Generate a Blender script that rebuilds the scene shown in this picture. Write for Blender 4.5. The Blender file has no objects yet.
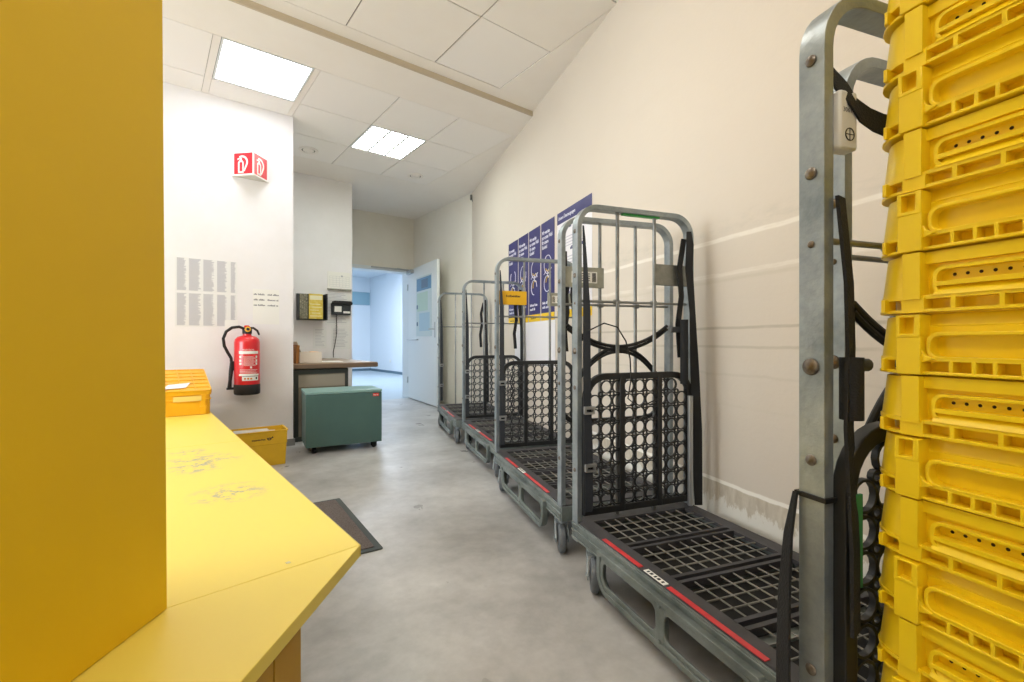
import bpy, math, random
from mathutils import Vector, Matrix
random.seed(7)
PI = math.pi
S = bpy.context.scene
COL = S.collection

# ------------------------------------------------------------------ colours and materials
def lin(h):
    h = h.lstrip('#')
    r = []
    for i in (0, 2, 4):
        c = int(h[i:i+2], 16)/255
        r.append(c/12.92 if c <= 0.04045 else ((c+0.055)/1.055)**2.4)
    return (*r, 1)

MATS = {}
def mat(name, col, rough=0.5, metal=0.0, var=None, scale=6.0, bump=0.0, bscale=40.0, detail=4.0, stretch=(1, 1, 1), coat=0.0):
    """plain principled surface; var = second colour mixed in by noise"""
    if name in MATS: return MATS[name]
    m = bpy.data.materials.new(name); m.use_nodes = True
    nt = m.node_tree; b = nt.nodes['Principled BSDF']
    b.inputs['Base Color'].default_value = lin(col)
    b.inputs['Roughness'].default_value = rough
    b.inputs['Metallic'].default_value = metal
    if coat: b.inputs['Coat Weight'].default_value = coat
    tc = nt.nodes.new('ShaderNodeTexCoord')
    mp = nt.nodes.new('ShaderNodeMapping'); mp.inputs['Scale'].default_value = stretch
    nt.links.new(tc.outputs['Object'], mp.inputs['Vector'])
    if var:
        n = nt.nodes.new('ShaderNodeTexNoise'); n.inputs['Scale'].default_value = scale; n.inputs['Detail'].default_value = detail
        n.inputs['Roughness'].default_value = 0.65
        r = nt.nodes.new('ShaderNodeValToRGB')
        r.color_ramp.elements[0].position = 0.35; r.color_ramp.elements[0].color = lin(col)
        r.color_ramp.elements[1].position = 0.68; r.color_ramp.elements[1].color = lin(var)
        nt.links.new(mp.outputs[0], n.inputs['Vector']); nt.links.new(n.outputs['Fac'], r.inputs['Fac'])
        nt.links.new(r.outputs['Color'], b.inputs['Base Color'])
    if bump:
        n2 = nt.nodes.new('ShaderNodeTexNoise'); n2.inputs['Scale'].default_value = bscale; n2.inputs['Detail'].default_value = 3
        bp = nt.nodes.new('ShaderNodeBump'); bp.inputs['Strength'].default_value = bump; bp.inputs['Distance'].default_value = 0.01
        nt.links.new(mp.outputs[0], n2.inputs['Vector']); nt.links.new(n2.outputs['Fac'], bp.inputs['Height'])
        nt.links.new(bp.outputs['Normal'], b.inputs['Normal'])
    MATS[name] = m
    return m

def emit(name, col, strength):
    if name in MATS: return MATS[name]
    m = bpy.data.materials.new(name); m.use_nodes = True
    b = m.node_tree.nodes['Principled BSDF']
    b.inputs['Base Color'].default_value = (0.8, 0.8, 0.8, 1)
    b.inputs['Emission Color'].default_value = lin(col); b.inputs['Emission Strength'].default_value = strength
    MATS[name] = m
    return m

M_WALL = mat('wall_paint', 'e9e5db', 0.8, var='e4dfd3', scale=1.5, bump=0.08, bscale=60)
M_WALLW = mat('pillar_paint', 'eceaec', 0.75, var='e6e4e4', scale=1.8, bump=0.06, bscale=60)
M_CEIL = mat('ceiling_paint', 'f1ece6', 0.9, var='eee8e1', scale=2.0)
M_TILE = mat('ceiling_tile', 'f2eeea', 0.9, bump=0.05, bscale=200)
M_JOINT = mat('ceiling_joint', '8f8982', 0.9)
M_STEEL = mat('galvanised_steel', 'a5aeb2', 0.40, 0.55, var='7b868c', scale=9, bump=0.12, bscale=70, detail=6)
M_STEELB = mat('galvanised_rod', '999b99', 0.36, 0.6, var='777b7c', scale=14)
M_RAIL = mat('worn_grey_steel', '868e8b', 0.5, 0.3, var='5f6764', scale=7, bump=0.12, bscale=50, detail=8)
M_BOLT = mat('bolt_steel', '8d857b', 0.35, 0.8, var='5e5650', scale=60)
M_BLACK = mat('black_plastic', '1b1c1d', 0.42, var='222426', scale=12)
M_DECK = mat('dark_deck_plastic', '48474a', 0.55, var='343336', scale=8, detail=6)
M_DECKG = mat('deck_grid_plastic', '8d8b84', 0.5, var='6b6963', scale=10)
M_DECKB = mat('deck_underside', '080808', 0.8)
M_STRAP = mat('black_webbing', '17191c', 0.75, bump=0.3, bscale=300)
M_NAVY = mat('dark_navy_webbing', '191d24', 0.7, bump=0.3, bscale=300)
M_WHEEL = mat('grey_rubber', '6d7276', 0.6, var='565b60', scale=20)
M_HUB = mat('wheel_hub_plastic', '3c3f42', 0.5)
M_RED = mat('red_reflective_tape', 'd8393f', 0.35, var='b92f35', scale=25)
M_WHITE = mat('white_label', 'ecebe6', 0.6)
M_PRINT = mat('dark_print', '2a2a2e', 0.6)
M_PLATE = mat('beige_plate', 'a9a99a', 0.5, 0.2, var='97988b', scale=20)
M_PLATEM = mat('bare_metal_plate', '8f918b', 0.4, 0.6, var='7a7c77', scale=25)
M_YPLATE = mat('yellow_plate', 'e2ae1d', 0.5)
M_CRATE = mat('yellow_crate_plastic', 'f8da1a', 0.36, var='f3d013', scale=5)
M_CRATEO = mat('orange_yellow_plastic', 'efb31c', 0.42, var='e5a615', scale=6)
M_TOTE = mat('mustard_tote_plastic', 'e2b622', 0.45, var='d8ab1c', scale=6)
M_HOLE = mat('dark_hole', '2b1d05', 0.9)
M_BOARD = mat('yellow_painted_board', 'e9c206', 0.5, var='e3bb05', scale=1.6, bump=0.03, bscale=90)
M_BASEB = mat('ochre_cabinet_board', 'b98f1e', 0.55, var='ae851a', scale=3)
M_EDGE = mat('pale_edge_band', 'd2bd63', 0.5)
M_RUBBER = mat('black_rubber', '141414', 0.5)
M_EXRED = mat('extinguisher_red', 'd5141f', 0.28, coat=0.4)
M_SIGNRED = mat('sign_red', 'd9212f', 0.4)
M_TEAL = mat('teal_painted_metal', '486660', 0.45, var='43605b', scale=3)
M_TEALT = mat('teal_laminate_top', '7fa09a', 0.4)
M_DESK = mat('desk_laminate', 'a28d78', 0.45, var='947f6a', scale=4, stretch=(1, 8, 1))
M_DESKE = mat('desk_edge', '6f5b49', 0.5)
M_DARKFR = mat('dark_grey_frame', '3c403c', 0.5)
M_TAUPE = mat('taupe_panel', '8f8778', 0.55, var='837b6d', scale=3)
M_PAPER = mat('paper', 'efeeea', 0.8)
M_PAPERG = mat('greyish_paper', 'e4e4e3', 0.8)
M_BLUE = mat('poster_blue', '39376f', 0.5, var='343266', scale=5)
M_POSTW = mat('poster_white', 'e4e2e6', 0.55)
M_POSTY = mat('poster_yellow', 'eac31e', 0.5)
M_LINE = mat('poster_line_white', 'd9d8e6', 0.5)
M_DOOR = mat('door_white_lacquer', 'e6ebec', 0.4)
M_FRAME = mat('door_frame_white', 'e4e9ea', 0.45)
M_ALU = mat('aluminium', 'b5b8ba', 0.35, 0.8)
M_CORR = mat('corridor_paint', 'dde4ea', 0.8)
M_CORRF = mat('corridor_floor_vinyl', 'a3b2bb', 0.4, var='9babb5', scale=2)
M_CORRS = mat('corridor_blue_board', '8fb0bd', 0.5)
M_SKIRT = mat('grey_skirting', '7d7e7d', 0.6)
M_MATB = mat('mat_rubber_border', '3f4747', 0.7)
M_MATP = mat('mat_brown_pile', '7c726e', 0.95, var='544c49', scale=160, bump=0.6, bscale=400)
M_CARD = mat('white_cardboard', 'e6e0d6', 0.7)
M_BROWN = mat('brown_cardboard', 'a86f35', 0.7, var='96602b', scale=6)
M_ORANGE = mat('orange_folders', 'e3a53a', 0.6)
M_DARKGR = mat('anthracite_plastic', '2b3034', 0.45)

# floor: mottled smooth concrete
def floor_mat():
    m = bpy.data.materials.new('mottled_concrete'); m.use_nodes = True
    nt = m.node_tree; b = nt.nodes['Principled BSDF']
    tc = nt.nodes.new('ShaderNodeTexCoord')
    def noise(sc, det, ro=0.6, dist=0.0):
        n = nt.nodes.new('ShaderNodeTexNoise'); n.inputs['Scale'].default_value = sc; n.inputs['Detail'].default_value = det
        n.inputs['Roughness'].default_value = ro; n.inputs['Distortion'].default_value = dist
        nt.links.new(tc.outputs['Object'], n.inputs['Vector']); return n
    def ramp(n, a, ca, bb, cb):
        r = nt.nodes.new('ShaderNodeValToRGB')
        r.color_ramp.elements[0].position = a; r.color_ramp.elements[0].color = lin(ca)
        r.color_ramp.elements[1].position = bb; r.color_ramp.elements[1].color = lin(cb)
        nt.links.new(n.outputs['Fac'], r.inputs['Fac']); return r
    r1 = ramp(noise(1.9, 6, 0.6, 0.15), 0.32, '9d9b98', 0.68, 'cbcac8')
    r2 = ramp(noise(16, 6, 0.65), 0.3, 'cccccc', 0.7, 'ffffff')
    mx = nt.nodes.new('ShaderNodeMix'); mx.data_type = 'RGBA'; mx.blend_type = 'MULTIPLY'; mx.inputs[0].default_value = 0.45
    nt.links.new(r1.outputs[0], mx.inputs[6]); nt.links.new(r2.outputs[0], mx.inputs[7])
    nt.links.new(mx.outputs[2], b.inputs['Base Color'])
    r3 = ramp(noise(3.5, 5), 0.3, '8c8c8c', 0.7, 'b0b0b0')
    nt.links.new(r3.outputs[0], b.inputs['Roughness'])
    return m
M_FLOOR = floor_mat()

# right wall: cream paint with scuffed horizontal bands, painted step highlights and a chipped strip low down (object Z = height)
def wall_mat():
    m = bpy.data.materials.new('scuffed_cream_wall'); m.use_nodes = True
    nt = m.node_tree; b = nt.nodes['Principled BSDF']; b.inputs['Roughness'].default_value = 0.7
    N = nt.nodes.new; L = nt.links.new
    tc = N('ShaderNodeTexCoord'); sep = N('ShaderNodeSeparateXYZ'); L(tc.outputs['Object'], sep.inputs[0])
    def math_(op, a, bb=None):
        n = N('ShaderNodeMath'); n.operation = op
        for i, v in enumerate((a, bb)):
            if v is None: continue
            if isinstance(v, (int, float)): n.inputs[i].default_value = v
            else: L(v, n.inputs[i])
        return n.outputs[0]
    def noise(sc, det, st=(1, 1, 1), ro=0.6):
        mp = N('ShaderNodeMapping'); mp.inputs['Scale'].default_value = st; L(tc.outputs['Object'], mp.inputs[0])
        n = N('ShaderNodeTexNoise'); n.inputs['Scale'].default_value = sc; n.inputs['Detail'].default_value = det; n.inputs['Roughness'].default_value = ro
        L(mp.outputs[0], n.inputs['Vector']); return n.outputs['Fac']
    def band(z0, half, soft, wob):   # 1 inside a horizontal line
        zz = math_('ADD', sep.outputs[2], math_('MULTIPLY', math_('SUBTRACT', noise(6, 3), 0.5), wob))
        d = math_('ABSOLUTE', math_('SUBTRACT', zz, z0))
        mr = N('ShaderNodeMapRange'); mr.inputs[1].default_value = half; mr.inputs[2].default_value = half+soft
        mr.inputs[3].default_value = 1; mr.inputs[4].default_value = 0
        L(d, mr.inputs[0]); return mr.outputs[0]
    def mix(fac, c1, c2):
        mx = N('ShaderNodeMix'); mx.data_type = 'RGBA'
        if isinstance(fac, float): mx.inputs[0].default_value = fac
        else: L(fac, mx.inputs[0])
        for i, c in ((6, c1), (7, c2)):
            if isinstance(c, str): mx.inputs[i].default_value = lin(c)
            else: L(c, mx.inputs[i])
        return mx.outputs[2]
    def thr(n, a, bb):
        mr = N('ShaderNodeMapRange'); mr.inputs[1].default_value = a; mr.inputs[2].default_value = bb; L(n, mr.inputs[0]); return mr.outputs[0]
    near = thr(math_('MULTIPLY', sep.outputs[0], -1.0), -0.75, -0.35)   # scuffs and painted highlights sit on the near stretch of the wall only
    c = mix(noise(1.3, 4), 'd6cdc0', 'cfc5b7')
    c = mix(math_('MULTIPLY', near, math_('MULTIPLY', band(1.415, 0.02, 0.03, 0.05), thr(noise(18, 5, (0.6, 1, 2)), 0.45, 0.7))), c, 'c9c1b4')
    for z0, h, s, wob, col, k in ((1.365, 0.006, 0.006, 0.012, 'f2ede3', 0.6), (1.215, 0.005, 0.006, 0.02, 'f0eae0', 0.4), (1.19, 0.003, 0.008, 0.02, 'c8bfae', 0.6),  # white lines paint the highlights of slight wall steps
                                  (0.985, 0.003, 0.005, 0.01, 'b5ac9b', 0.8), (0.905, 0.003, 0.005, 0.012, 'bbb2a1', 0.7), (0.79, 0.002, 0.006, 0.03, 'c6bdad', 0.5), (0.66, 0.002, 0.006, 0.03, 'cdc4b4', 0.4)):
        c = mix(math_('MULTIPLY', math_('MULTIPLY', band(z0, h, s, wob), near), math_('MULTIPLY', thr(noise(9, 4, (0.4, 1, 3)), 0.3, 0.5), k)), c, col)
    c = mix(math_('MULTIPLY', thr(noise(5, 5, (0.25, 1, 6)), 0.55, 0.75), math_('MULTIPLY', near, 0.2)), c, 'cdc3b2')
    low = thr(math_('MULTIPLY', sep.outputs[2], -1.0), -0.33, -0.32)
    low = math_('MULTIPLY', low, near)
    c = mix(low, c, 'dfdcd4')
    chip = math_('MULTIPLY', thr(math_('ADD', math_('MULTIPLY', sep.outputs[2], 1.0), math_('MULTIPLY', noise(26, 6, (1, 1, 0.35), 0.75), 0.22)), 0.345, 0.36), low)
    c = mix(chip, c, mix(thr(noise(40, 4, (1, 1, 0.3)), 0.35, 0.65), 'cfc7b8', 'b9af9d'))
    c = mix(math_('MULTIPLY', band(0.325, 0.006, 0.004, 0.02), near), c, 'f3efe6')
    L(c, b.inputs['Base Color'])
    bp = N('ShaderNodeBump'); bp.inputs['Strength'].default_value = 0.08; bp.inputs['Distance'].default_value = 0.01
    L(noise(45, 4), bp.inputs['Height']); L(bp.outputs[0], b.inputs['Normal'])
    return m
M_RWALL = wall_mat()

# counter top: bright yellow laminate with a few grey rubbed patches
def counter_mat():
    m = bpy.data.materials.new('yellow_laminate'); m.use_nodes = True
    nt = m.node_tree; b = nt.nodes['Principled BSDF']; b.inputs['Roughness'].default_value = 0.42
    N = nt.nodes.new; L = nt.links.new
    tc = N('ShaderNodeTexCoord')
    def spot(cx, cy, r):
        sb = N('ShaderNodeVectorMath'); sb.operation = 'SUBTRACT'; sb.inputs[1].default_value = (cx, cy, 0.45); L(tc.outputs['Object'], sb.inputs[0])
        ln = N('ShaderNodeVectorMath'); ln.operation = 'LENGTH'; L(sb.outputs[0], ln.inputs[0])
        mr = N('ShaderNodeMapRange'); mr.inputs[1].default_value = r*0.2; mr.inputs[2].default_value = r; mr.inputs[3].default_value = 1; mr.inputs[4].default_value = 0
        L(ln.outputs['Value'], mr.inputs[0]); return mr.outputs[0]
    n = N('ShaderNodeTexNoise'); n.inputs['Scale'].default_value = 20; n.inputs['Detail'].default_value = 6; n.inputs['Roughness'].default_value = 0.75
    L(tc.outputs['Object'], n.inputs['Vector'])
    mr = N('ShaderNodeMapRange'); mr.inputs[1].default_value = 0.49; mr.inputs[2].default_value = 0.58; L(n.outputs['Fac'], mr.inputs[0])
    tot = None
    for c in SPOTS:
        o = spot(*c)
        if tot is None: tot = o
        else:
            a = N('ShaderNodeMath'); a.operation = 'ADD'; a.use_clamp = True; L(tot, a.inputs[0]); L(o, a.inputs[1]); tot = a.outputs[0]
    mu = N('ShaderNodeMath'); mu.operation = 'MULTIPLY'; L(tot, mu.inputs[0]); L(mr.outputs[0], mu.inputs[1])
    mx = N('ShaderNodeMix'); mx.data_type = 'RGBA'; mx.inputs[6].default_value = lin('e8d158'); mx.inputs[7].default_value = lin('8f918c'); L(mu.outputs[0], mx.inputs[0])
    L(mx.outputs[2], b.inputs['Base Color'])
    return m
SPOTS = [(0.16, 2.25, 0.16), (0.14, 2.12, 0.10), (0.20, 1.72, 0.13), (0.13, 2.45, 0.08)]
M_COUNTER = counter_mat()

# ------------------------------------------------------------------ mesh builder
MESHES = {}
class MB:
    def __init__(s): s.v = []; s.f = []; s.mi = []; s.cur = 0
    def m(s, i): s.cur = i; return s
    def add(s, vs, fs):
        o = len(s.v); s.v += [tuple(x) for x in vs]
        for f in fs: s.f.append(tuple(i+o for i in f)); s.mi.append(s.cur)
    def box(s, x0, x1, y0, y1, z0, z1):
        vs = [(x, y, z) for z in (z0, z1) for y in (y0, y1) for x in (x0, x1)]
        s.add(vs, [(0, 2, 3, 1), (4, 5, 7, 6), (0, 1, 5, 4), (2, 6, 7, 3), (0, 4, 6, 2), (1, 3, 7, 5)])
        return s
    def obox(s, c, ax, ay, az):
        c, ax, ay, az = map(Vector, (c, ax, ay, az))
        vs = [c+ax*i+ay*j+az*k for k in (-1, 1) for j in (-1, 1) for i in (-1, 1)]
        s.add(vs, [(0, 2, 3, 1), (4, 5, 7, 6), (0, 1, 5, 4), (2, 6, 7, 3), (0, 4, 6, 2), (1, 3, 7, 5)])
        return s
    def prism(s, poly, h0, h1, fn=lambda a, b, h: (a, b, h)):
        n = len(poly); vs = [fn(a, b, h0) for a, b in poly]+[fn(a, b, h1) for a, b in poly]
        fs = [tuple(range(n-1, -1, -1)), tuple(range(n, 2*n))]+[(i, (i+1) % n, n+(i+1) % n, n+i) for i in range(n)]
        s.add(vs, fs); return s
    def loft(s, p0, h0, p1, h1):   # two outlines of equal count
        n = len(p0); vs = [(a, b, h0) for a, b in p0]+[(a, b, h1) for a, b in p1]
        s.add(vs, [tuple(range(n-1, -1, -1)), tuple(range(n, 2*n))]+[(i, (i+1) % n, n+(i+1) % n, n+i) for i in range(n)]); return s
    def ringwall(s, outer, inner, h0, h1, fn=lambda a, b, h: (a, b, h)):  # band between two closed outlines
        n = len(outer)
        vs = [fn(*p, h) for h in (h0, h1) for p in outer]+[fn(*p, h) for h in (h0, h1) for p in inner]
        fs = []
        for i in range(n):
            j = (i+1) % n
            fs += [(i, j, n+j, n+i), (2*n+j, 2*n+i, 3*n+i, 3*n+j), (j, i, 2*n+i, 2*n+j), (n+i, n+j, 3*n+j, 3*n+i)]
        s.add(vs, fs); return s
    def tube(s, path, r, seg=10, closed=False, cap=True):
        P = [Vector(p) for p in path]; n = len(P); rings = []
        up = None; vs = []
        for i in range(n):
            a = P[i-1] if (i > 0 or closed) else P[i]; b = P[(i+1) % n] if (i < n-1 or closed) else P[i]
            t = (b-a).normalized()
            if up is None:
                up = t.orthogonal().normalized()
            else:
                up = (up-t*up.dot(t)); up = up.normalized() if up.length > 1e-6 else t.orthogonal().normalized()
            sd = t.cross(up)
            rr = r[i] if isinstance(r, (list, tuple)) else r
            vs += [P[i]+(up*math.cos(2*PI*k/seg)+sd*math.sin(2*PI*k/seg))*rr for k in range(seg)]
        fs = []
        for i in range(n if closed else n-1):
            j = (i+1) % n
            fs += [(i*seg+k, i*seg+(k+1) % seg, j*seg+(k+1) % seg, j*seg+k) for k in range(seg)]
        if cap and not closed: fs += [tuple(range(seg-1, -1, -1)), tuple((n-1)*seg+k for k in range(seg))]
        s.add(vs, fs); return s
    def lathe(s, prof, c=(0, 0, 0), axis=(0, 0, 1), seg=24):
        """prof: (radius, height) list, closed at both ends when radius is 0 or with caps"""
        az = Vector(axis).normalized(); ax = az.orthogonal().normalized(); ay = az.cross(ax); c = Vector(c); vs = []
        for r, h in prof:
            vs += [c+az*h+(ax*math.cos(2*PI*k/seg)+ay*math.sin(2*PI*k/seg))*max(r, 1e-5) for k in range(seg)]
        fs = [(i*seg+k, i*seg+(k+1) % seg, (i+1)*seg+(k+1) % seg, (i+1)*seg+k) for i in range(len(prof)-1) for k in range(seg)]
        fs += [tuple(range(seg-1, -1, -1)), tuple((len(prof)-1)*seg+k for k in range(seg))]
        s.add(vs, fs); return s
    def ribbon(s, path, w, t):
        """path of points; w width vector (whole width), t thickness"""
        P = [Vector(p) for p in path]; n = len(P); vs = []; ws = [Vector(q) for q in w] if isinstance(w, list) else [Vector(w)]*n
        for i in range(n):
            w = ws[i]; d = (P[min(i+1, n-1)]-P[max(i-1, 0)]).normalized(); nn = d.cross(w).normalized()*t/2
            vs += [P[i]-w/2-nn, P[i]+w/2-nn, P[i]+w/2+nn, P[i]-w/2+nn]
        fs = [(3, 2, 1, 0), tuple((n-1)*4+k for k in range(4))]
        for i in range(n-1):
            fs += [(i*4+k, i*4+(k+1) % 4, i*4+4+(k+1) % 4, i*4+4+k) for k in range(4)]
        s.add(vs, fs); return s
    def sweep(s, path, half_t, y0, y1, closed=False):
        """flat bar following a path in the x-z plane; half_t in-plane half thickness, y0..y1 its width"""
        P = [Vector((a, b)) for a, b in path]; n = len(P); vs = []
        for i in range(n):
            a = P[i-1] if (i > 0 or closed) else P[i]; b = P[(i+1) % n] if (i < n-1 or closed) else P[i]
            t = (b-a).normalized(); nn = Vector((-t.y, t.x))*half_t
            vs += [(P[i].x-nn.x, y0, P[i].y-nn.y), (P[i].x+nn.x, y0, P[i].y+nn.y), (P[i].x+nn.x, y1, P[i].y+nn.y), (P[i].x-nn.x, y1, P[i].y-nn.y)]
        fs = []
        for i in range(n if closed else n-1):
            j = (i+1) % n
            fs += [(i*4+k, i*4+(k+1) % 4, j*4+(k+1) % 4, j*4+k) for k in range(4)]
        if not closed: fs += [(3, 2, 1, 0), tuple((n-1)*4+k for k in range(4))]
        s.add(vs, fs); return s
    def rev(s, start_f=0):
        for i in range(start_f, len(s.f)): s.f[i] = s.f[i][::-1]
        return s
    def build(s, name, mats, parent=None, bevel=0.0, smooth=True, key=None, loc=None, ang=35, seg=2):
        if not isinstance(mats, (list, tuple)): mats = [mats]
        me = bpy.data.meshes.new(name); me.from_pydata(s.v, [], s.f)
        for m in mats: me.materials.append(m)
        me.polygons.foreach_set('material_index', s.mi)
        import bmesh
        bm = bmesh.new(); bm.from_mesh(me); bmesh.ops.recalc_face_normals(bm, faces=bm.faces); bm.to_mesh(me); bm.free()
        if smooth:
            me.polygons.foreach_set('use_smooth', [True]*len(me.polygons)); me.set_sharp_from_angle(angle=math.radians(ang))
        me.update()
        return link(name, me, parent, bevel, loc, seg)

def link(name, me, parent=None, bevel=0.0, loc=None, seg=2):
    o = bpy.data.objects.new(name, me); COL.objects.link(o)
    if parent: o.parent = parent
    if loc: o.location = loc
    if bevel:
        b = o.modifiers.new('bevel', 'BEVEL'); b.width = bevel; b.segments = seg; b.limit_method = 'ANGLE'; b.angle_limit = math.radians(40)
    return o

def tag(o, label=None, cat=None, group=None, kind=None):
    if label: o['label'] = label
    if cat: o['category'] = cat
    if group: o['group'] = group
    if kind: o['kind'] = kind
    return o
def thing(name, label, cat, loc=(0, 0, 0), rz=0.0, group=None):
    o = bpy.data.objects.new(name, None); COL.objects.link(o); o.empty_display_size = 0.05
    o.location = loc; o.rotation_euler = (0, 0, rz)
    return tag(o, label, cat, group)
def copy_tree(o, parent=None):
    c = o.copy(); COL.objects.link(c); c.parent = parent
    for ch in list(o.children): copy_tree(ch, c)
    return c
def arc(cx, cy, r, a0, a1, n):
    return [(cx+r*math.cos(math.radians(a0+(a1-a0)*i/n)), cy+r*math.sin(math.radians(a0+(a1-a0)*i/n))) for i in range(n+1)]
def rrect(x0, x1, y0, y1, r, n=5):
    return arc(x1-r, y0+r, r, -90, 0, n)+arc(x1-r, y1-r, r, 0, 90, n)+arc(x0+r, y1-r, r, 90, 180, n)+arc(x0+r, y0+r, r, 180, 270, n)
def circ(cx, cy, r, n=16): return [(cx+r*math.cos(2*PI*i/n), cy+r*math.sin(2*PI*i/n)) for i in range(n)]

def text_mb(mb, lines, size, fn, leading=1.05, bold=0.0, align='LEFT', thick=0.0006):
    """raised lettering: fn(a, b, h) maps text plane coordinates to the object"""
    cu = bpy.data.curves.new('t', 'FONT'); cu.body = '\n'.join(lines); cu.size = size; cu.space_line = leading; cu.offset = bold; cu.align_x = align
    cu.resolution_u = 3
    o = bpy.data.objects.new('t', cu); COL.objects.link(o)
    bpy.context.view_layer.update()
    me = o.to_mesh()
    vs = [fn(v.co.x, v.co.y, thick) for v in me.vertices]; fs = [tuple(p.vertices) for p in me.polygons]
    o.to_mesh_clear(); bpy.data.objects.remove(o); bpy.data.curves.remove(cu)
    mb.add(vs, fs)
    return mb

def word_marks(b, x0, x1, z, h, fn, seed, t0=.0014, t1=.0022):
    """print too small to read: a row of letter-like strokes"""
    r = random.Random(seed); x = x0
    while x < x1:
        n = r.randint(3, 8)
        for k in range(n):
            w = h*r.uniform(.35, .6); hh = h*r.choice((.7, .7, 1.0))
            if x+w > x1: break
            b.prism([(x, z), (x+w, z), (x+w, z+hh), (x, z+hh)], t0, t1, fn); x += w+h*.16
        x += h*.45
    return b

# ------------------------------------------------------------------ room (world X across, Y deep, camera over the origin)
WA = math.atan(0.348); WDX, WDY = math.sin(WA), math.cos(WA)   # direction of the slanted right wall
WP = (2.20, 1.784)
def wallx(y): return WP[0]+(y-WP[1])*0.348
ZC, ZN = 2.93, 2.965

b = MB().prism([(-3.1, -3.1), (wallx(-3.1)+.12, -3.1), (wallx(5.32)+.12, 5.32), (3.55, 7.08), (-3.1, 7.08)], -0.12, 0.0); tag(b.build('floor', M_FLOOR, smooth=False), kind='structure')
b = MB().box(1.2, 5.7, 7.08, 14.7, -0.12, 0.0); tag(b.build('floor_corridor', M_CORRF, smooth=False), kind='structure')
o = bpy.data.objects.new  # noqa
# right wall in its own frame: local x along the wall (towards the far end), z up
mw = MB().box(-5.2, (5.32-WP[1])/WDY+0.02, -0.12, 0.0, 0.0, 3.1).build('wall_right', M_RWALL, smooth=False)
mw.location = (WP[0], WP[1], 0); mw.rotation_euler = (0, 0, PI/2-WA); tag(mw, kind='structure')
tag(MB().box(3.43, 3.55, 5.32, 7.08, 0, 3.1).build('wall_right_end', M_WALL, smooth=False), kind='structure')
b = MB().box(2.03, 2.06, 7.08, 7.30, 0, 3.1).box(3.37, 3.55, 7.08, 7.30, 0, 3.1).box(2.06, 3.37, 7.08, 7.30, 2.085, 3.1)
tag(b.build('wall_back', M_WALL, smooth=False), kind='structure')
tag(MB().box(-3.1, 1.01, 4.50, 7.30, 0, 3.1).build('wall_pillar', M_WALLW, smooth=False), kind='structure')
tag(MB().box(1.01, 2.03, 5.95, 7.30, 0, 3.1).build('wall_recess', M_WALLW, smooth=False), kind='structure')
b = MB().box(-3.1, -3.0, -3.1, .6, 0, 3.1).box(-3.1, -3.0, 3.6, 4.5, 0, 3.1).box(-3.1, -3.0, .6, 3.6, 0, .95).box(-3.1, -3.0, .6, 3.6, 2.5, 3.1)
tag(b.build('wall_left', M_WALL, smooth=False), kind='structure')
t = tag(thing('window_1', None, None, (-3.05, 2.1, .95)), kind='structure')
b = MB().ringwall([(-1.5, 0), (1.5, 0), (1.5, 1.55), (-1.5, 1.55)], [(-1.44, .06), (1.44, .06), (1.44, 1.49), (-1.44, 1.49)], -.03, .03, lambda a, c, h: (h, a, c)); b.box(-.03, .03, -.03, .03, .06, 1.49); b.build('window_frame', M_FRAME, t)
ld = bpy.data.lights.new('daylight', 'AREA'); ld.shape = 'RECTANGLE'; ld.size = 2.9; ld.size_y = 1.45; ld.energy = 95; ld.color = (.90, .96, 1.0)
lo_ = bpy.data.objects.new('daylight', ld); COL.objects.link(lo_); lo_.location = (-3.16, 2.1, 1.72); lo_.rotation_euler = (PI/2, 0, -PI/2)
tag(MB().box(-3.1, wallx(-3.0)+.2, -3.1, -3.0, 0, 3.1).build('wall_front', M_WALL, smooth=False), kind='structure')
# room beyond the door
b = MB().box(5.52, 5.62, 7.30, 14.6, 0, 3.05)
tag(b.build('wall_corridor_right', M_CORR, smooth=False), kind='structure')
tag(MB().box(1.2, 5.62, 14.5, 14.6, 0, 3.05).build('wall_corridor_back', M_CORR, smooth=False), kind='structure')
tag(MB().box(1.2, 1.3, 7.30, 14.5, 0, 3.05).build('wall_corridor_left', M_CORR, smooth=False), kind='structure')
tag(MB().box(3.55, 5.62, 7.20, 7.30, 0, 3.05).build('wall_corridor_front', M_CORR, smooth=False), kind='structure')
tag(MB().box(1.2, 5.62, 7.30, 14.6, 2.93, 3.05).build('ceiling_corridor', M_CORR, smooth=False), kind='structure')
b = MB().box(5.505, 5.52, 7.30, 14.5, 0, 0.07).box(1.3, 5.505, 14.485, 14.5, 0, 0.07)
tag(b.build('baseboard_corridor', mat('blue_grey_skirting', '5d7686', 0.5), smooth=False), kind='structure')
tag(MB().box(4.2, 5.50, 14.47, 14.50, 2.06, 2.46).build('wall_board', M_CORRS, bevel=0.004), 'blue horizontal board high on the end wall seen through the doorway', 'wall panel')
b = MB().box(-3.0, 1.022, 4.488, 4.5, 0, 0.06).box(1.01, 1.022, 4.5, 5.95, 0, 0.06)
tag(b.build('baseboard_pillar', M_SKIRT, smooth=False), kind='structure')
tag(MB().box(1.022, 2.03, 5.938, 5.95, 0, 0.06).build('baseboard_recess', M_SKIRT, smooth=False), kind='structure')

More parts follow.
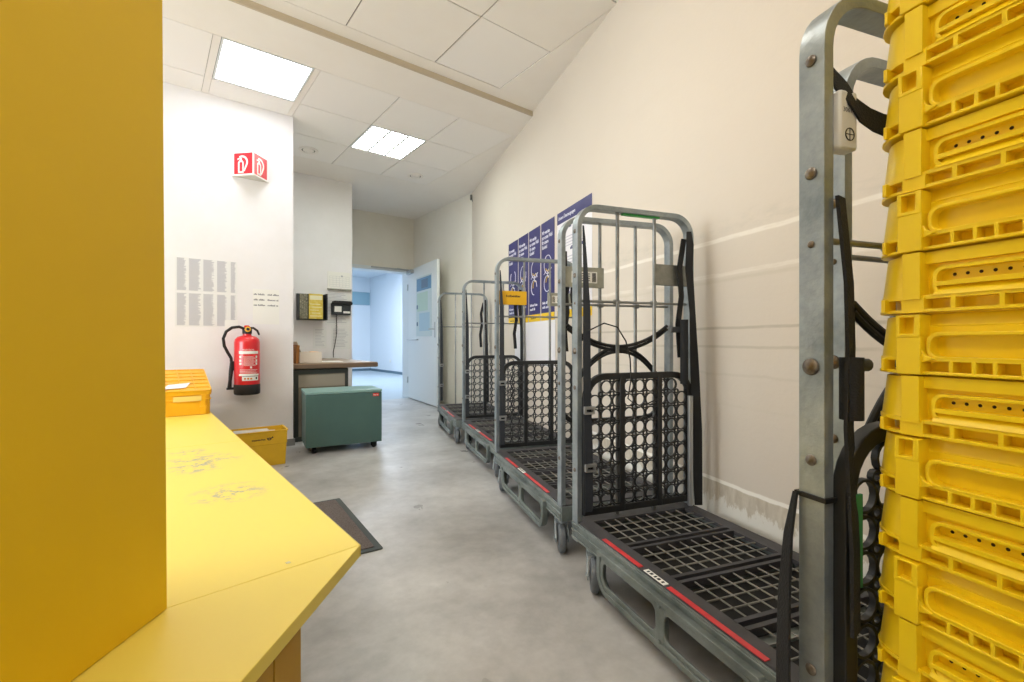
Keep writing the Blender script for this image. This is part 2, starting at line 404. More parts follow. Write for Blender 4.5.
# ceiling: one slab with tile panels, a small step at Y = 3.175
b = MB()
b.m(1).box(-3.1, 3.6, 3.175, 7.3, ZC+0.008, 3.2)
b.m(1).box(-3.1, 3.0, -3.1, 3.175, ZN+0.008, 3.2)
b.m(0)
rows = [(3.605, 4.212), (4.222, 4.828), (4.838, 5.425)]
cols = [(-0.86, -0.31), (-0.26, 0.322), (0.372, 0.955), (1.0, 1.615), (1.624, 2.186), (2.196, 2.79)]
LAMPS = {(0, 2), (1, 4)}
b.box(-3.1, 3.5, 3.175, 3.60, ZC, ZC+.02)                 # plain band along the step
b.box(-3.1, 3.5, 5.43, 7.3, ZC, ZC+.02)                   # plain band in front of the door wall
b.box(2.795, 3.5, 3.60, 5.43, ZC, ZC+.02); b.box(-3.1, -0.87, 3.6, 5.43, ZC, ZC+.02)
for x0, x1 in ((-0.308, -0.262), (0.325, 0.370), (0.957, 0.997)): b.box(x0, x1, 3.605, 5.425, ZC, ZC+.02)
for j, (y0, y1) in enumerate(rows):
    for i, (x0, x1) in enumerate(cols):
        if (j, i) in LAMPS: continue
        b.m(2).box(x0, x1, y0, y1, ZC, ZC+.02)
b.m(0)
for i in (0,):
    b.box(-3.1, 3.0, 3.050, 3.175, ZN, ZN+.02)
ncols = [(-2.12, -1.505), (-1.495, -0.88), (-0.87, -0.255), (-0.245, 0.37), (0.38, 0.995), (1.005, 1.64), (1.65, 2.23)]
nrows = [(2.45, 3.045), (1.85, 2.44), (1.25, 1.84), (0.65, 1.24), (0.05, 0.64), (-0.55, 0.04), (-1.15, -0.56)]
NL = {(2, 4): 6.2, (2, 1): 8.5, (5, 1): 17.0, (5, 4): 4.6}
for j, (y0, y1) in enumerate(nrows):
    for i, (x0, x1) in enumerate(ncols):
        if (j, i) in NL: continue
        up = 0.004 if (j, i) == (0, 6) else 0
        b.m(2 if up else 0).box(x0, x1, y0, y1, ZN+up, ZN+.02)
b.m(0).box(2.236, 3.0, -3.1, 3.05, ZN, ZN+.02).box(-3.1, -2.13, -3.1, 3.05, ZN, ZN+.02).box(-2.13, 2.236, -3.1, -1.16, ZN, ZN+.02)
tag(b.build('ceiling', [M_CEIL, M_JOINT, M_TILE], smooth=False), kind='structure')
tag(MB().box(-3.1, 3.0, 3.168, 3.182, ZC-0.006, ZN+.01).build('trim_ceiling_step', mat('step_edge_paint', 'c3b69f', 0.85), smooth=False), kind='structure')  # step face, its shadow put into a darker beige

# ------------------------------------------------------------------ ceiling lights
def ceiling_light(x0, x1, y0, y1, z, label, strength, louvres=0, col='f4f7ff', group=None):
    t = thing('ceiling_light', label, 'ceiling light', ((x0+x1)/2, (y0+y1)/2, z), group=group)
    hx, hy = (x1-x0)/2, (y1-y0)/2
    MB().ringwall([(-hx, -hy), (hx, -hy), (hx, hy), (-hx, hy)], [(-hx+.014, -hy+.014), (hx-.014, -hy+.014), (hx-.014, hy-.014), (-hx+.014, hy-.014)], -0.002, 0.008).build('frame', M_FRAME, t, smooth=False)
    MB().box(-hx+.012, hx-.012, -hy+.012, hy-.012, 0.003, 0.007).build('diffuser', emit('lamp_%g' % strength, col, strength), t, smooth=False)
    if louvres:
        m = mat('louvre_metal', '8a937c', 0.4)
        for k in range(1, 3):
            xx = -hx+2*hx*k/3
            MB().box(xx-.012, xx+.012, -hy+.014, hy-.014, -0.001, 0.004).build('divider', M_FRAME, t, smooth=False)
        for k in range(3):
            bb = MB()
            for q in range(1, 9):
                yy = -hy+2*hy*q/9
                bb.box(-hx+2*hx*k/3+.014, -hx+2*hx*(k+1)/3-.014, yy-.005, yy+.005, -0.001, 0.0035)
            bb.build('louvre', m, t, smooth=False)
    return t
ceiling_light(0.375, 0.953, 3.605, 4.205, ZC-.001, 'large bright square ceiling light above the fire extinguisher wall', 6.0)
ceiling_light(1.626, 2.184, 4.224, 4.826, ZC-.001, 'smaller looking louvred ceiling light further back, near the round vents', 19.0, 1, 'f1faf2')
for k, (j, i) in enumerate(sorted(NL)):
    ceiling_light(ncols[i][0], ncols[i][1], nrows[j][0], nrows[j][1], ZN-.001, 'square ceiling light in the near half of the room, out of the photograph', NL[(j, i)], 0, 'fff6ea', group='near ceiling lights')
for x, y, lab in ((1.31, 5.18, 'round white ceiling vent beside the pillar corner'), (2.54, 5.20, 'round white ceiling vent between the louvred light and the door wall')):
    t = thing('ceiling_vent', lab, 'ceiling vent', (x, y, ZC))
    MB().ringwall(circ(0, 0, .095, 28), circ(0, 0, .066, 28), -0.010, 0.002).build('outer_ring', M_CEIL, t, bevel=0.003)
    MB().ringwall(circ(0, 0, .068, 28), circ(0, 0, .055, 28), -0.004, 0.002).build('dark_gap', mat('vent_shadow_gap', '3d3a31', 0.9), t)
    MB().lathe([(0.0, -0.014), (0.045, -0.014), (0.056, -0.008), (0.056, 0.002)], seg=28).build('disc', M_CEIL, t)
# added panel, standing in for daylight in the room beyond the door
t = thing('ceiling_light', 'long cool ceiling light in the room beyond the door', 'ceiling light', (3.6, 10.5, 2.93))
MB().box(-.9, .9, -1.6, 1.6, -0.03, -0.02).build('diffuser', emit('lamp_cool', 'eaf3ff', 6.0), t, smooth=False)
MB().ringwall([(-.94, -1.64), (.94, -1.64), (.94, 1.64), (-.94, 1.64)], [(-.9, -1.6), (.9, -1.6), (.9, 1.6), (-.9, 1.6)], -0.035, 0).build('frame', M_FRAME, t, smooth=False)
# corner hook
t = MB().box(-.012, .012, -.01, .012, -.02, .05).tube([(0, -.005, -.015), (0, -.03, -.03), (0, -.03, -.05)], .005, 8).build('wall_hook', M_PLATEM, loc=(3.405, 5.30, 2.84)); tag(t, 'small grey hook high in the corner of the right wall', 'hook')

# ------------------------------------------------------------------ door
t = tag(thing('door_1', None, None, (3.372, 7.07, 0)), kind='structure')
ang = math.atan2(3.195-3.372, 7.07-5.78)            # leaf swings into the room
t.rotation_euler = (0, 0, ang)                   # local -y runs from hinge to free edge
leaf = MB().box(-.042, 0, -1.30, -.005, .012, 2.075).build('door_leaf', M_DOOR, t, bevel=0.003)
MB().box(-.047, -.042, -1.24, -1.21, .98, 1.20).build('handle_plate', M_ALU, leaf, bevel=0.002)
MB().tube([(-.05, -1.225, 1.1), (-.085, -1.225, 1.1), (-.09, -1.21, 1.1), (-.09, -1.10, 1.1)], .009, 10).build('door_handle', M_ALU, leaf)
MB().tube([(-.043, -.02, .95), (-.07, -.02, .95), (-.07, -.50, .95), (-.043, -.50, .95)], .009, 10).build('push_bar', M_ALU, leaf)
MB().box(-.09, -.042, -.28, -.04, 2.0, 2.06).build('door_closer', M_ALU, leaf, bevel=0.006)
b = MB()
for z in (.25, 1.75): b.tube([(-.05, .006, z), (-.05, .006, z+.1)], .009, 10)
b.build('hinge', M_ALU, leaf)
b = MB().box(2.06, 2.10, 7.06, 7.31, 0, 2.085).box(3.335, 3.385, 7.06, 7.31, 0, 2.085).box(2.06, 3.385, 7.06, 7.31, 2.04, 2.095)
tag(b.build('door_1_frame', M_FRAME, smooth=False), kind='structure')
b = MB().box(2.7, 3.32, 7.035, 7.06, 2.07, 2.09).tube([(3.28, 7.04, 2.08), (3.10, 6.99, 2.085)], .006, 8)
tag(b.build('door_closer_rail', M_ALU), 'slim metal door closer rail along the top of the door frame', 'door closer')
# notice on the leaf
p = MB().box(-.0462, -.0432, -1.10, -.42, 1.00, 1.90)
p.m(1).box(-.0470, -.0460, -1.08, -.44, 1.69, 1.88).m(2).box(-.0470, -.0460, -1.02, -.56, 1.08, 1.35).m(3).box(-.0470, -.0460, -.94, -.46, 1.38, 1.66)
p.m(4).box(-.0474, -.0464, -.94, -.66, 1.72, 1.85).box(-.0474, -.0464, -.50, -.44, 1.42, 1.48).box(-.0474, -.0464, -.50, -.44, 1.16, 1.22)
o = p.build('notice_board', [mat('notice_bg', 'c9d8da', 0.4), mat('notice_blue', '4f86ad', 0.4), mat('notice_pale_blue', 'a8c6d6', 0.4), mat('notice_green', 'b8d2c2', 0.4), mat('notice_dark', '3d5f7f', 0.4)], smooth=False)
o.location = t.location; o.rotation_euler = t.rotation_euler
tag(o, 'tall blue and green notice sheet on the open white door', 'notice')

# ------------------------------------------------------------------ roll containers
CL, CW, CZ, CH = 1.08, 0.57, 0.22, 1.475     # length, width, deck height, total height
FW, FT = 0.042, 0.020                        # end frame bar width and thickness
def frame_path(x0, x1, z0, zt, r, n=8):
    return [(x0, z0)]+[(x, z) for x, z in arc(x0+r, zt-r, r, 180, 90, n)]+[(x, z) for x, z in arc(x1-r, zt-r, r, 90, 0, n)]+[(x1, z0)]
CACHE = {}
def cached(key, name, maker, parent, mats, bevel=0.0):
    if key in CACHE:
        return link(name, CACHE[key], parent, bevel)
    o = maker().build(name, mats, parent, bevel); CACHE[key] = o.data
    return o
BOLTZ = [(1.365, .009), (1.19, .010), (1.08, .006), (.89, .0135), (.745, .009), (.42, .009)]
def mk_frame(yc):
    b = MB()
    b.sweep(frame_path(FT/2, CW-FT/2, .14, CH-FT/2, .085), FT/2, yc-FW/2, yc+FW/2)
    b.m(1)
    for z, r in BOLTZ:
        for sx, x in ((-1, 0), (1, CW)):
            b.lathe([(r, 0), (r*.95, r*.25), (r*.6, r*.5), (0, r*.6)], (x, yc, z), (sx, 0, 0), 14)
    return b
RX = (CW*.345, CW*.665)
def mk_rod(x, yc): return MB().tube([(x, yc, .22), (x, yc, CH-.012)], .0075, 10)
def mk_cross(yc, z=1.09):
    b = MB().tube([(.01, yc, z), (CW-.01, yc, z)], .0055, 8)
    for x in RX: b.tube([(x-.012, yc, z), (x+.012, yc, z)], .011, 10)
    return b
PZ0, PZ1 = .245, .80
def mk_lattice_frame(yc):
    x0, x1 = .034, CW-.034
    b = MB().sweep(frame_path(x0, x1, PZ0+.012, PZ1-.012, .085, 7), .013, yc-.011, yc+.011)
    b.box(x0-.013, x1+.013, yc-.011, yc+.011, PZ0, PZ0+.026)
    for x in RX: b.box(x-.011, x+.011, yc-.012, yc+.012, PZ0, PZ1-.01)
    return b
def mk_lattice(yc):
    b = MB(); pitch = .053; x0, x1 = .047, CW-.047; z0, z1 = PZ0+.026, PZ1-.026
    nx = int(round((x1-x0)/pitch)); nz = int(round((z1-z0)/pitch)); px = (x1-x0)/nx; pz = (z1-z0)/nz
    fn = lambda a, c, h: (a, yc+h, c)
    for i in range(nx):
        for k in range(nz):
            cx, cz = x0+px*(i+.5), z0+pz*(k+.5)
            if k == nz-1 and i in (0, nx-1): continue
            ro, ri = px*.515, px*.515-.0045
            b.ringwall([(cx+(a-cx), c) for a, c in circ(cx, cz, ro, 14)], circ(cx, cz, ri, 14), -.005, .005, fn)
    for i in range(nx+1):
        for k in range(nz+1):
            cx, cz = x0+px*i, z0+pz*k
            if k >= nz and (i < 2 or i > nx-2): continue
            b.ringwall(circ(cx, cz, px*.205, 10), circ(cx, cz, px*.205-.0042, 10), -.0045, .0045, fn)
    return b
def mk_midbar(yc): return MB().sweep([(.04, .60), (.07, .575), (.12, .565), (CW-.12, .565), (CW-.07, .575), (CW-.04, .60)], .011, yc-.008, yc+.008)
def mk_arc(yc, up):
    b = MB()
    for dz in (0, .016):
        if up:
            pts = [(x, yc, .89+dz+.095*((x-CW/2)/(CW/2-.03))**2) for x in [.03+(CW-.06)*i/24 for i in range(25)]]
        else:
            pts = [(x, yc, .882+dz-.16*abs((x-CW/2)/(CW/2-.06))**2.2) for x in [.06+(CW-.12)*i/24 for i in range(25)]]
        b.tube(pts, .0075, 8)
    return b
def mk_plate(x0, x1, yc, z0=1.165, z1=1.255): return MB().box(x0, x1, yc-.004, yc+.004, z0, z1)
def mk_base():
    b = MB()
    for x0, x1 in ((0, .03), (CW-.03, CW)):
        b.box(x0, x1, 0, CL, .150, .214)
        s = -1 if x0 == 0 else 1
        xo = x0 if s < 0 else x1
        for z in (.154, .182, .207): b.box(min(xo, xo+s*.005), max(xo, xo+s*.005), .004, CL-.004, z-.004, z+.004)
    for y0, y1 in ((0, .035), (CL-.035, CL)): b.box(.03, CW-.03, y0, y1, .150, .214)
    for y in (.27, .55, .83): b.box(.03, CW-.03, y-.015, y+.015, .150, .19)
    return b
def mk_deck():
    b = MB(); sx, ey, bar = .062, .062, .022
    b.m(0)
    b.box(.005, sx, .003, CL-.003, .206, CZ); b.box(CW-sx, CW-.005, .003, CL-.003, .206, CZ)
    b.box(sx, CW-sx, .003, ey, .206, CZ); b.box(sx, CW-sx, CL-ey, CL-.003, .206, CZ)
    n = 4; span = (CL-2*ey); pl = span/n
    for k in range(1, n):
        y = ey+pl*k
        for d in (-.016, .016): b.box(sx, CW-sx, y+d-.007, y+d+.007, .200, CZ+.001)
    b.m(1)
    for k in range(n):
        y0, y1 = ey+pl*k+(.023 if k else 0), ey+pl*(k+1)-(.023 if k < n-1 else 0)
        for q in range(1, 4): y = y0+(y1-y0)*q/4; b.box(sx, CW-sx, y-.0017, y+.0017, .213, CZ-.003)
        for q in range(1, 9): x = sx+(CW-2*sx)*q/9; b.box(x-.0017, x+.0017, y0, y1, .213, CZ-.0035)
    b.m(2).box(.031, CW-.031, .036, CL-.036, .176, .180)
    return b
def mk_bumper(side):
    """drop frame hanging from the long rail: two openings, big lower corners"""
    y0, y1, z0, z1 = .17, .855, .050, .192
    x0, x1 = (-.022, .006) if side < 0 else (CW-.006, CW+.022)
    fn = lambda a, c, h: (h, a, c)
    def outl(a0, a1, c0, c1, rl, ru, n=7):
        return arc(a1-rl, c0+rl, rl, -90, 0, n)+arc(a1-ru, c1-ru, ru, 0, 90, n)+arc(a0+ru, c1-ru, ru, 90, 180, n)+arc(a0+rl, c0+rl, rl, 180, 270, n)
    b = MB()
    b.ringwall(outl(y0, y1, z0, z1, .062, .012), outl(y0+.020, y1-.020, z0+.018, z1-.016, .046, .006), x0, x1, fn)
    ym = (y0+y1)/2
    b.ringwall(outl(y0+.018, y1-.018, z0+.016, z1-.014, .048, .006), outl(y0+.034, y1-.034, z0+.030, z1-.030, .034, .02), x0+.006, x0+.012, fn)
    b.box(x0+.003, x1-.006, ym-.018, ym+.018, z0+.006, z1-.004)
    for (a0, a1) in ((y0+.03, ym-.016), (ym+.016, y1-.03)):
        b.ringwall(rrect(a0-.012, a1+.012, z0+.022, z1-.018, .03), rrect(a0+.004, a1-.004, z0+.034, z1-.032, .022), x0+.004, x0+.012, fn)
    for zz in (z0+.02, z1-.02): b.lathe([(.008, 0), (.006, .005), (0, .006)], (x0+.003 if side < 0 else x1-.003, ym, zz), (side, 0, 0), 10)
    return b
def mk_fork():
    b = MB()
    b.lathe([(.03, .135), (.03, .150)], seg=16); b.lathe([(.02, .12), (.02, .136)], seg=16)
    for s in (-1, 1):
        poly = [(-.030, .126), (.034, .126), (.014, .070), (-.020, .050), (-.062, .048), (-.068, .068), (-.052, .092)]
        b.prism(poly, s*.024, s*.029, lambda a, c, h: (h, a, c))
    b.box(-.029, .029, -.028, .034, .122, .128)
    b.tube([(-.034, -.045, .0625), (.034, -.045, .0625)], .008, 10)
    return b
def mk_wheel():
    b = MB()
    b.lathe([(.030, -.016), (.052, -.017), (.060, -.012), (.0625, -.006), (.0625, .006), (.060, .012), (.052, .017), (.030, .016)], (0, -.045, .0625), (1, 0, 0), 32)
    b.m(1).lathe([(.012, -.020), (.032, -.0165), (.032, .0165), (.012, .020)], (0, -.045, .0625), (1, 0, 0), 24)
    return b
def mk_strap(pts, w, t=.003): return MB().ribbon(pts, w, t)
def buckle_mb(x, y, z):
    b = MB(); fn = lambda a, c, h: (a, y+h, c)
    b.ringwall(rrect(x-.022, x+.022, z-.014, z+.014, .004), rrect(x-.014, x+.014, z-.006, z+.006, .002), -.006, .006, fn)
    b.box(x-.024, x+.024, y-.009, y+.001, z+.006, z+.017)
    return b

def roll_container(label, far, adeg, wmirror=1, plates=None, seed=0, near_mid=False, aisle_strap=True, near_frame=True, far_lattice=True, group='roll containers along the right wall'):
    a = math.radians(adeg); d = (math.sin(a), math.cos(a))
    rz = -a
    t = thing('roll_container', label, 'roll container', (far[0]-CL*d[0], far[1]-CL*d[1], 0), rz, group)
    rnd = random.Random(seed)
    cached('base', 'base_frame', mk_base, t, M_RAIL, .0015)
    cached('deck', 'deck', mk_deck, t, [M_DECK, M_DECKG, M_DECKB])
    for s in (-1, 1): cached('bump%d' % s, 'bumper_frame', lambda: mk_bumper(s), t, M_RAIL, .0015)
    for k, (u0, u1) in enumerate(((.22, .44), (.57, .90))):
        cached('tape%d' % k, 'reflective_strip', lambda: MB().box(.004, .020, CL-u1, CL-u0, CZ, CZ+.0022), t, M_RED)
    lb = cached('lab', 'deck_label', lambda: MB().box(.005, .024, CL-.555, CL-.46, CZ, CZ+.0015), t, M_WHITE)
    def lab2():
        b = MB()
        for q in range(5): b.box(.009, .019, CL-.545+q*.017, CL-.538+q*.017+.003*(q % 2), CZ+.0015, CZ+.0022)
        return b
    cached('lab2', 'label_print', lab2, lb, M_PRINT)
    for cx, cy, rot in ((.034, CL-.115, -.42), (CW-.055, CL-.10, -.3), (.034, .085, -.3), (CW-.055, .10, .1)):
        c = cached('fork', 'castor', mk_fork, t, M_STEEL, .001); c.location = (cx, cy, 0); c.rotation_euler = (0, 0, rot+rnd.uniform(-.1, .1))
        cached('wheel', 'wheel', mk_wheel, c, [M_WHEEL, M_HUB])
    for end in (0, 1):
        if end == 1 and not near_frame: continue
        yc = (CL-.024) if end == 0 else .024
        s = -1 if end == 0 else 1                     # inside direction
        fr = cached('fr%d' % end, 'end_frame', lambda: mk_frame(yc), t, [M_STEEL, M_BOLT], .004)
        for q, x in enumerate(RX): cached('rod%d%d' % (end, q), 'rod', lambda: mk_rod(x, yc), fr, M_STEELB)
        cached('cross%d' % end, 'cross_rod', lambda: mk_cross(yc-s*.006), fr, M_STEELB)
        yl = yc+s*.028
        if (end == 1 and not near_mid) or not far_lattice: lp = None
        else: lp = cached('lf%d' % end, 'lattice_panel', lambda: mk_lattice_frame(yl), t, M_BLACK, .002)
        if lp: cached('la%d' % end, 'ring_lattice', lambda: mk_lattice(yl), lp, M_BLACK)
        if end == 1: cached('mid', 'middle_bar', lambda: mk_midbar(yl+.022), t, M_BLACK, .002)
        if end == 1: cached('arcu%d' % end, 'rubber_cord', lambda: mk_arc(yc-s*.014, True), t, M_RUBBER)
        if end == 1: cached('arcd%d' % end, 'rubber_cord', lambda: mk_arc(yc-s*.014, False), t, M_RUBBER)
        # plates between the posts and the rods
        pl = (plates or {}).get(end, ('beige', 'metal'))
        for q, kind in enumerate(pl):
            if not kind: continue
            x0, x1 = ((FT, RX[0]+.012) if q == 0 else (RX[1]-.012, CW-FT))
            mm = {'beige': M_PLATE, 'metal': M_PLATEM, 'yellow': M_YPLATE}[kind]
            po = cached('pl%d%d%s' % (end, q, kind), 'plate', lambda: mk_plate(x0, x1, yc-.013*s*(1 if kind == 'beige' else -1)), fr, mm, .002)
            if kind == 'beige':
                yy = yc-.013*s-s*0; yf = yc-.013*s*(1)-.005
                def lblm():
                    bb = MB().box(x0+.03, x1-.035, yf-.001, yf+.0002, 1.185, 1.235)
                    bb.m(1)
                    for k in range(7): bb.box(x0+.034+k*.0028, x0+.0355+k*.0028, yf-.0018, yf-.0008, 1.190, 1.230)
                    for k in range(7): bb.box(x1-.060+k*.0028, x1-.0585+k*.0028, yf-.0018, yf-.0008, 1.190, 1.230)
                    for k in range(4): bb.box(x0+.066, x1-.070, yf-.0018, yf-.0008, 1.194+k*.010, 1.197+k*.010)
                    return bb
                cached('pb%d%d' % (end, q), 'barcode_label', lblm, po, [M_WHITE, M_PRINT])
            if kind == 'yellow':
                yf = yc-s*(-.013)-.0045
                bb = MB(); text_mb(bb, ['Rollbehälter'], .020, lambda u, v, h: (x0+.046+u, yf-.0006, 1.215+v), bold=.0005)
                bb.build('lettering', M_PRINT, po)
    # straps: aisle side and wall side of the far frame, one on the near frame
    ys = CL-.024-FW/2-.006
    if aisle_strap:
        st = cached('st_a', 'strap', lambda: mk_strap([(.026, ys+.006, 1.385), (.027, ys+.002, 1.34), (.030, ys-.004, 1.22), (.033, ys-.010, 1.05), (.033, ys-.010, .85), (.033, ys-.014, .70), (.029, ys-.034, .52), (.029, ys-.036, .27)],
            [(.004, -.004, 0), (.009, -.006, 0), (.014, -.010, 0), (.026, -.012, 0), (.028, -.010, 0), (.028, -.010, 0), (.028, -.008, 0), (.028, -.008, 0)]), t, M_NAVY)
        cached('bk_a', 'buckle', lambda: buckle_mb(.032, ys-.030, .66), st, M_ALU)
        cached('bk_b', 'buckle', lambda: buckle_mb(.030, ys-.042, .44), st, M_ALU)
    st = cached('st_b', 'strap', lambda: mk_strap([(CW-.035, ys-.004, 1.40), (CW-.040, ys-.016, 1.34), (CW-.045, ys-.016, 1.24), (CW-.030, ys-.020, 1.05), (CW-.025, ys-.028, .80), (CW-.022, ys-.040, .55), (CW-.020, ys-.042, .30), (CW-.018, ys-.042, .235)], [(.020, -.006, 0), (.030, -.010, 0), (.030, -.012, 0), (.022, -.010, 0), (.034, -.014, 0), (.036, -.014, 0), (.034, -.012, 0), (.030, -.012, 0)], .004), t, M_STRAP)
    cached('st_c', 'strap', lambda: mk_strap([(CW-.050, ys+.010, 1.37), (CW-.085, ys-.004, 1.24), (CW-.075, ys-.004, 1.12), (CW-.095, ys-.006, 1.0), (CW-.085, ys-.008, .86)], (.030, .006, 0), .004), t, M_STRAP)
    if near_frame:
        cached('st_d', 'strap', lambda: mk_strap([(.036, .056, 1.33), (.040, .060, 1.18), (.030, .062, 1.0), (.034, .060, .84)], (.030, .008, 0), .004), t, M_STRAP)
    return t

T1 = roll_container('farthest roll container, beside the open white door', (2.55, 4.66), 20, seed=1, near_frame=False, far_lattice=False, plates={0: (None, None), 1: (None, 'beige')})
T2 = roll_container('second roll container from the open door, in front of bare cream wall', (2.205, 3.584), 19, seed=2, near_frame=False, plates={0: (None, None), 1: (None, 'metal')})
T3 = roll_container('roll container with yellow plate on its end frame, below the blue posters', (1.772, 2.480), 20, seed=3, plates={0: ('yellow', 'beige'), 1: ('beige', None)})
T4 = roll_container('empty roll container with the large open black grid deck nearest the camera', (1.338, 1.338), 17.2, seed=4, plates={0: (None, 'metal'), 1: (None, None)})
T5 = roll_container('roll container carrying the tall stack of yellow crates, large steel post in front', (.8203, .314), 18, seed=5, aisle_strap=False, plates={0: (None, None), 1: (None, None)})
# extras on single containers
yc = CL-.024
MB().box(.22, .40, yc-.010, yc+.010, CH-.026, CH-.0195).build('green_tape', mat('green_tape', '35b455', 0.5), T4)
pts = [(.03, .97), (.10, 1.0), (.16, .985), (.20, .93), (.22, .86), (.225, .78), (.21, .70), (.26, .66), (.38, .70)]
MB().tube([(x, yc-.055, z) for x, z in pts], .0028, 7).build('thin_cable', M_RUBBER, T4)
b = MB().tube([(CW-.085, yc-.06, .75), (CW-.085, yc-.06, 1.02)], .016, 12); b.build('rolled_strap', M_STRAP, T4)
b = MB().box(CW-.14, CW-.085, yc-.052, yc-.04, .965, .99); b.build('clip', M_HUB, T4, bevel=.003)
b = MB().tube([(CW-.062, yc-.07, .24), (CW-.062, yc-.07, .70)], .011, 12); b.build('support_rod', M_ALU, T4)
# tracker box, strap wraps and roll on the near container
tb = MB().box(.022, .060, yc-.030, yc-.006, 1.222, 1.312).build('tracker_box', mat('pale_grey_plastic', 'd5d6d4', 0.5), T5, bevel=.004)
b = MB(); fn = lambda a, c, h: (.027+a, yc-.0305-h*.3, 1.278+c)
text_mb(b, ['3061'], .010, fn)
b.ringwall([(.042+a, 1.245+c) for a, c in circ(0, 0, .010, 18)], [(.042+a, 1.245+c) for a, c in circ(0, 0, .0085, 18)], yc-.0308, yc-.0300, lambda a, c, h: (a, h, c))
b.box(.034, .050, yc-.0308, yc-.030, 1.2445, 1.2455).box(.0415, .0425, yc-.0308, yc-.030, 1.236, 1.254)
b.build('box_print', M_PRINT, tb)
MB().ringwall([(-.004, yc-.026), (FT+.004, yc-.026), (FT+.004, yc+.026), (-.004, yc+.026)], [(-.0005, yc-.0215), (FT+.0005, yc-.0215), (FT+.0005, yc+.0215), (-.0005, yc+.0215)], .685, .692).build('strap_loop', M_RUBBER, T5)
MB().ribbon([(-.006, yc+.022, .69), (-.012, yc+.030, .62), (-.016, yc+.034, .52), (-.018, yc+.034, .42), (-.018, yc+.034, .24)], [(.002, .008, 0), (.006, .018, 0), (.010, .028, 0), (.012, .032, 0), (.012, .034, 0)], .004).build('strap', M_STRAP, T5)
MB().ribbon([(.022, yc-.018, 1.335), (.040, yc-.03, 1.305), (.060, yc-.030, 1.285), (.085, yc-.034, 1.272), (.115, yc-.034, 1.268), (.16, yc-.034, 1.268)], (.0, .006, .038), .003).build('strap', M_STRAP, T5)
MB().ribbon([(.030, yc-.024, 1.15), (.040, yc-.03, 1.02), (.044, yc-.03, .92), (.034, yc-.034, .8), (.024, yc-.05, .62), (.022, yc-.052, .5)], (.026, .008, 0), .005).build('strap', M_STRAP, T5)
b = MB().tube([(.046, yc-.030, .81), (.046, yc-.030, .905)], .016, 14); ro = b.build('rolled_strap', M_STRAP, T5)
MB().tube([(.040, yc-.030, .895), (.075, yc-.034, .893)], .010, 12).build('roll_pin', M_HUB, ro)
bk = buckle_mb(.024, yc-.058, .40); bk.build('buckle', M_ALU, T5)
MB().box(.036, .05, yc-.044, yc-.040, .56, .70).build('green_sticker', mat('green_sticker', '2f7d4c', 0.5), T5)

# ------------------------------------------------------------------ stack of yellow crates on the nearest container
a5 = math.radians(18.4)
NCR = 16; CP = .0827; XL, YW = .40, .32
def crate_common(b):
    def rr(off, r): return rrect(-off, XL+off, -off, YW+off, r, 6)
    b.loft(rr(-.006, .04), .0, rr(-.002, .045), CP*.80)
    b.loft(rr(-.002, .045), CP*.80, rr(-.006, .045), CP*.998)
    b.prism(rr(.012, .055), .002, CP*.075)
    b.prism(rr(.011, .055), CP*.235, CP*.30)
    for sx in (0, 1):      # smooth rounded corner shells reaching almost to the rim
        for sy in (0, 1):
            def q(off, sx=sx, sy=sy):
                p = [(.062, -off)]+[(x, y) for x, y in arc(.050-off, .050-off, .050, 270, 180, 8)]+[(-off, .09), (.062, .09)]
                return [((XL-x) if sx else x, (YW-y) if sy else y) for x, y in p]
            if sx == 0 or True: b.loft(q(.0085), CP*.28, q(.004), CP*.97)
def crate_a():
    b = MB(); crate_common(b); yo = -.0125
    for x in (.016, .098, .145, .188, .237, .286, .335, .385): b.box(x-.0025, x+.0025, yo+.001, .012, CP*.05, CP*.26)
    for x in (.043, .336): b.box(x, x+.021, yo-.003, .012, CP*.235, CP*.99)
    b.box(.040, .067, yo-.0005, .012, CP*.02, CP*.28)
    # slot surround
    fn = lambda p, q, h: (p, h, q)
    b.ringwall(rrect(.0745, .3255, CP*.30, CP*.735, .012), rrect(.079, .321, CP*.33, CP*.685, .010), -.009, .008, fn)
    b.box(.077, .323, -.010, .006, CP*.43, CP*.50)
    b.add([(.0765, -.0125, CP*.29), (.3235, -.0125, CP*.29), (.3235, -.003, CP*.43), (.0765, -.003, CP*.43)], [(0, 1, 2, 3)])
    b.box(.062, .338, -.004, .006, CP*.80, CP*.99)
    b.m(1)
    for k in range(17): b.lathe([(.0022, 0), (.0022, .0006)], (.0925+.0134*k, .0032, CP*.60), (0, -1, 0), 8)
    return b
def crate_b():
    b = MB(); crate_common(b); yo = -.0125
    for x in (.016, .096, .119, .139, .164, .190, .215, .241, .266, .292, .318, .385): b.box(x-.0022, x+.0022, yo+.001, .012, CP*.05, CP*.26)
    fn = lambda p, q, h: (p, h, q)
    for x in (.037, .334):
        b.ringwall([(x, CP*.62), (x+.029, CP*.62), (x+.029, CP*.985), (x, CP*.985)], [(x+.005, CP*.68), (x+.022, CP*.68), (x+.022, CP*.95), (x+.005, CP*.95)], yo-.006, .008, fn)
        b.box(x, x+.029, yo-.005, .012, CP*.02, CP*.63)
    # curved foot from block to rim
    pts = [(.063, CP*.62), (.065, CP*.45), (.069, CP*.34), (.080, CP*.28), (.063, CP*.20)]
    b.prism(pts, yo-.002, .01, fn)
    b.ringwall(rrect(.069, .331, CP*.27, CP*.70, .013), rrect(.0735, .3265, CP*.31, CP*.645, .011), -.011, .008, fn)
    return b
ca = cb = None
ORD = ['lowest', 'second from bottom', 'third from bottom', 'fourth from bottom', 'fifth from bottom', 'sixth from bottom', 'seventh from bottom', 'eighth from bottom', 'eighth from top', 'seventh from top', 'sixth from top', 'fifth from top', 'fourth from top', 'third from top', 'second from top', 'topmost']
base5 = (.8448, .2166)
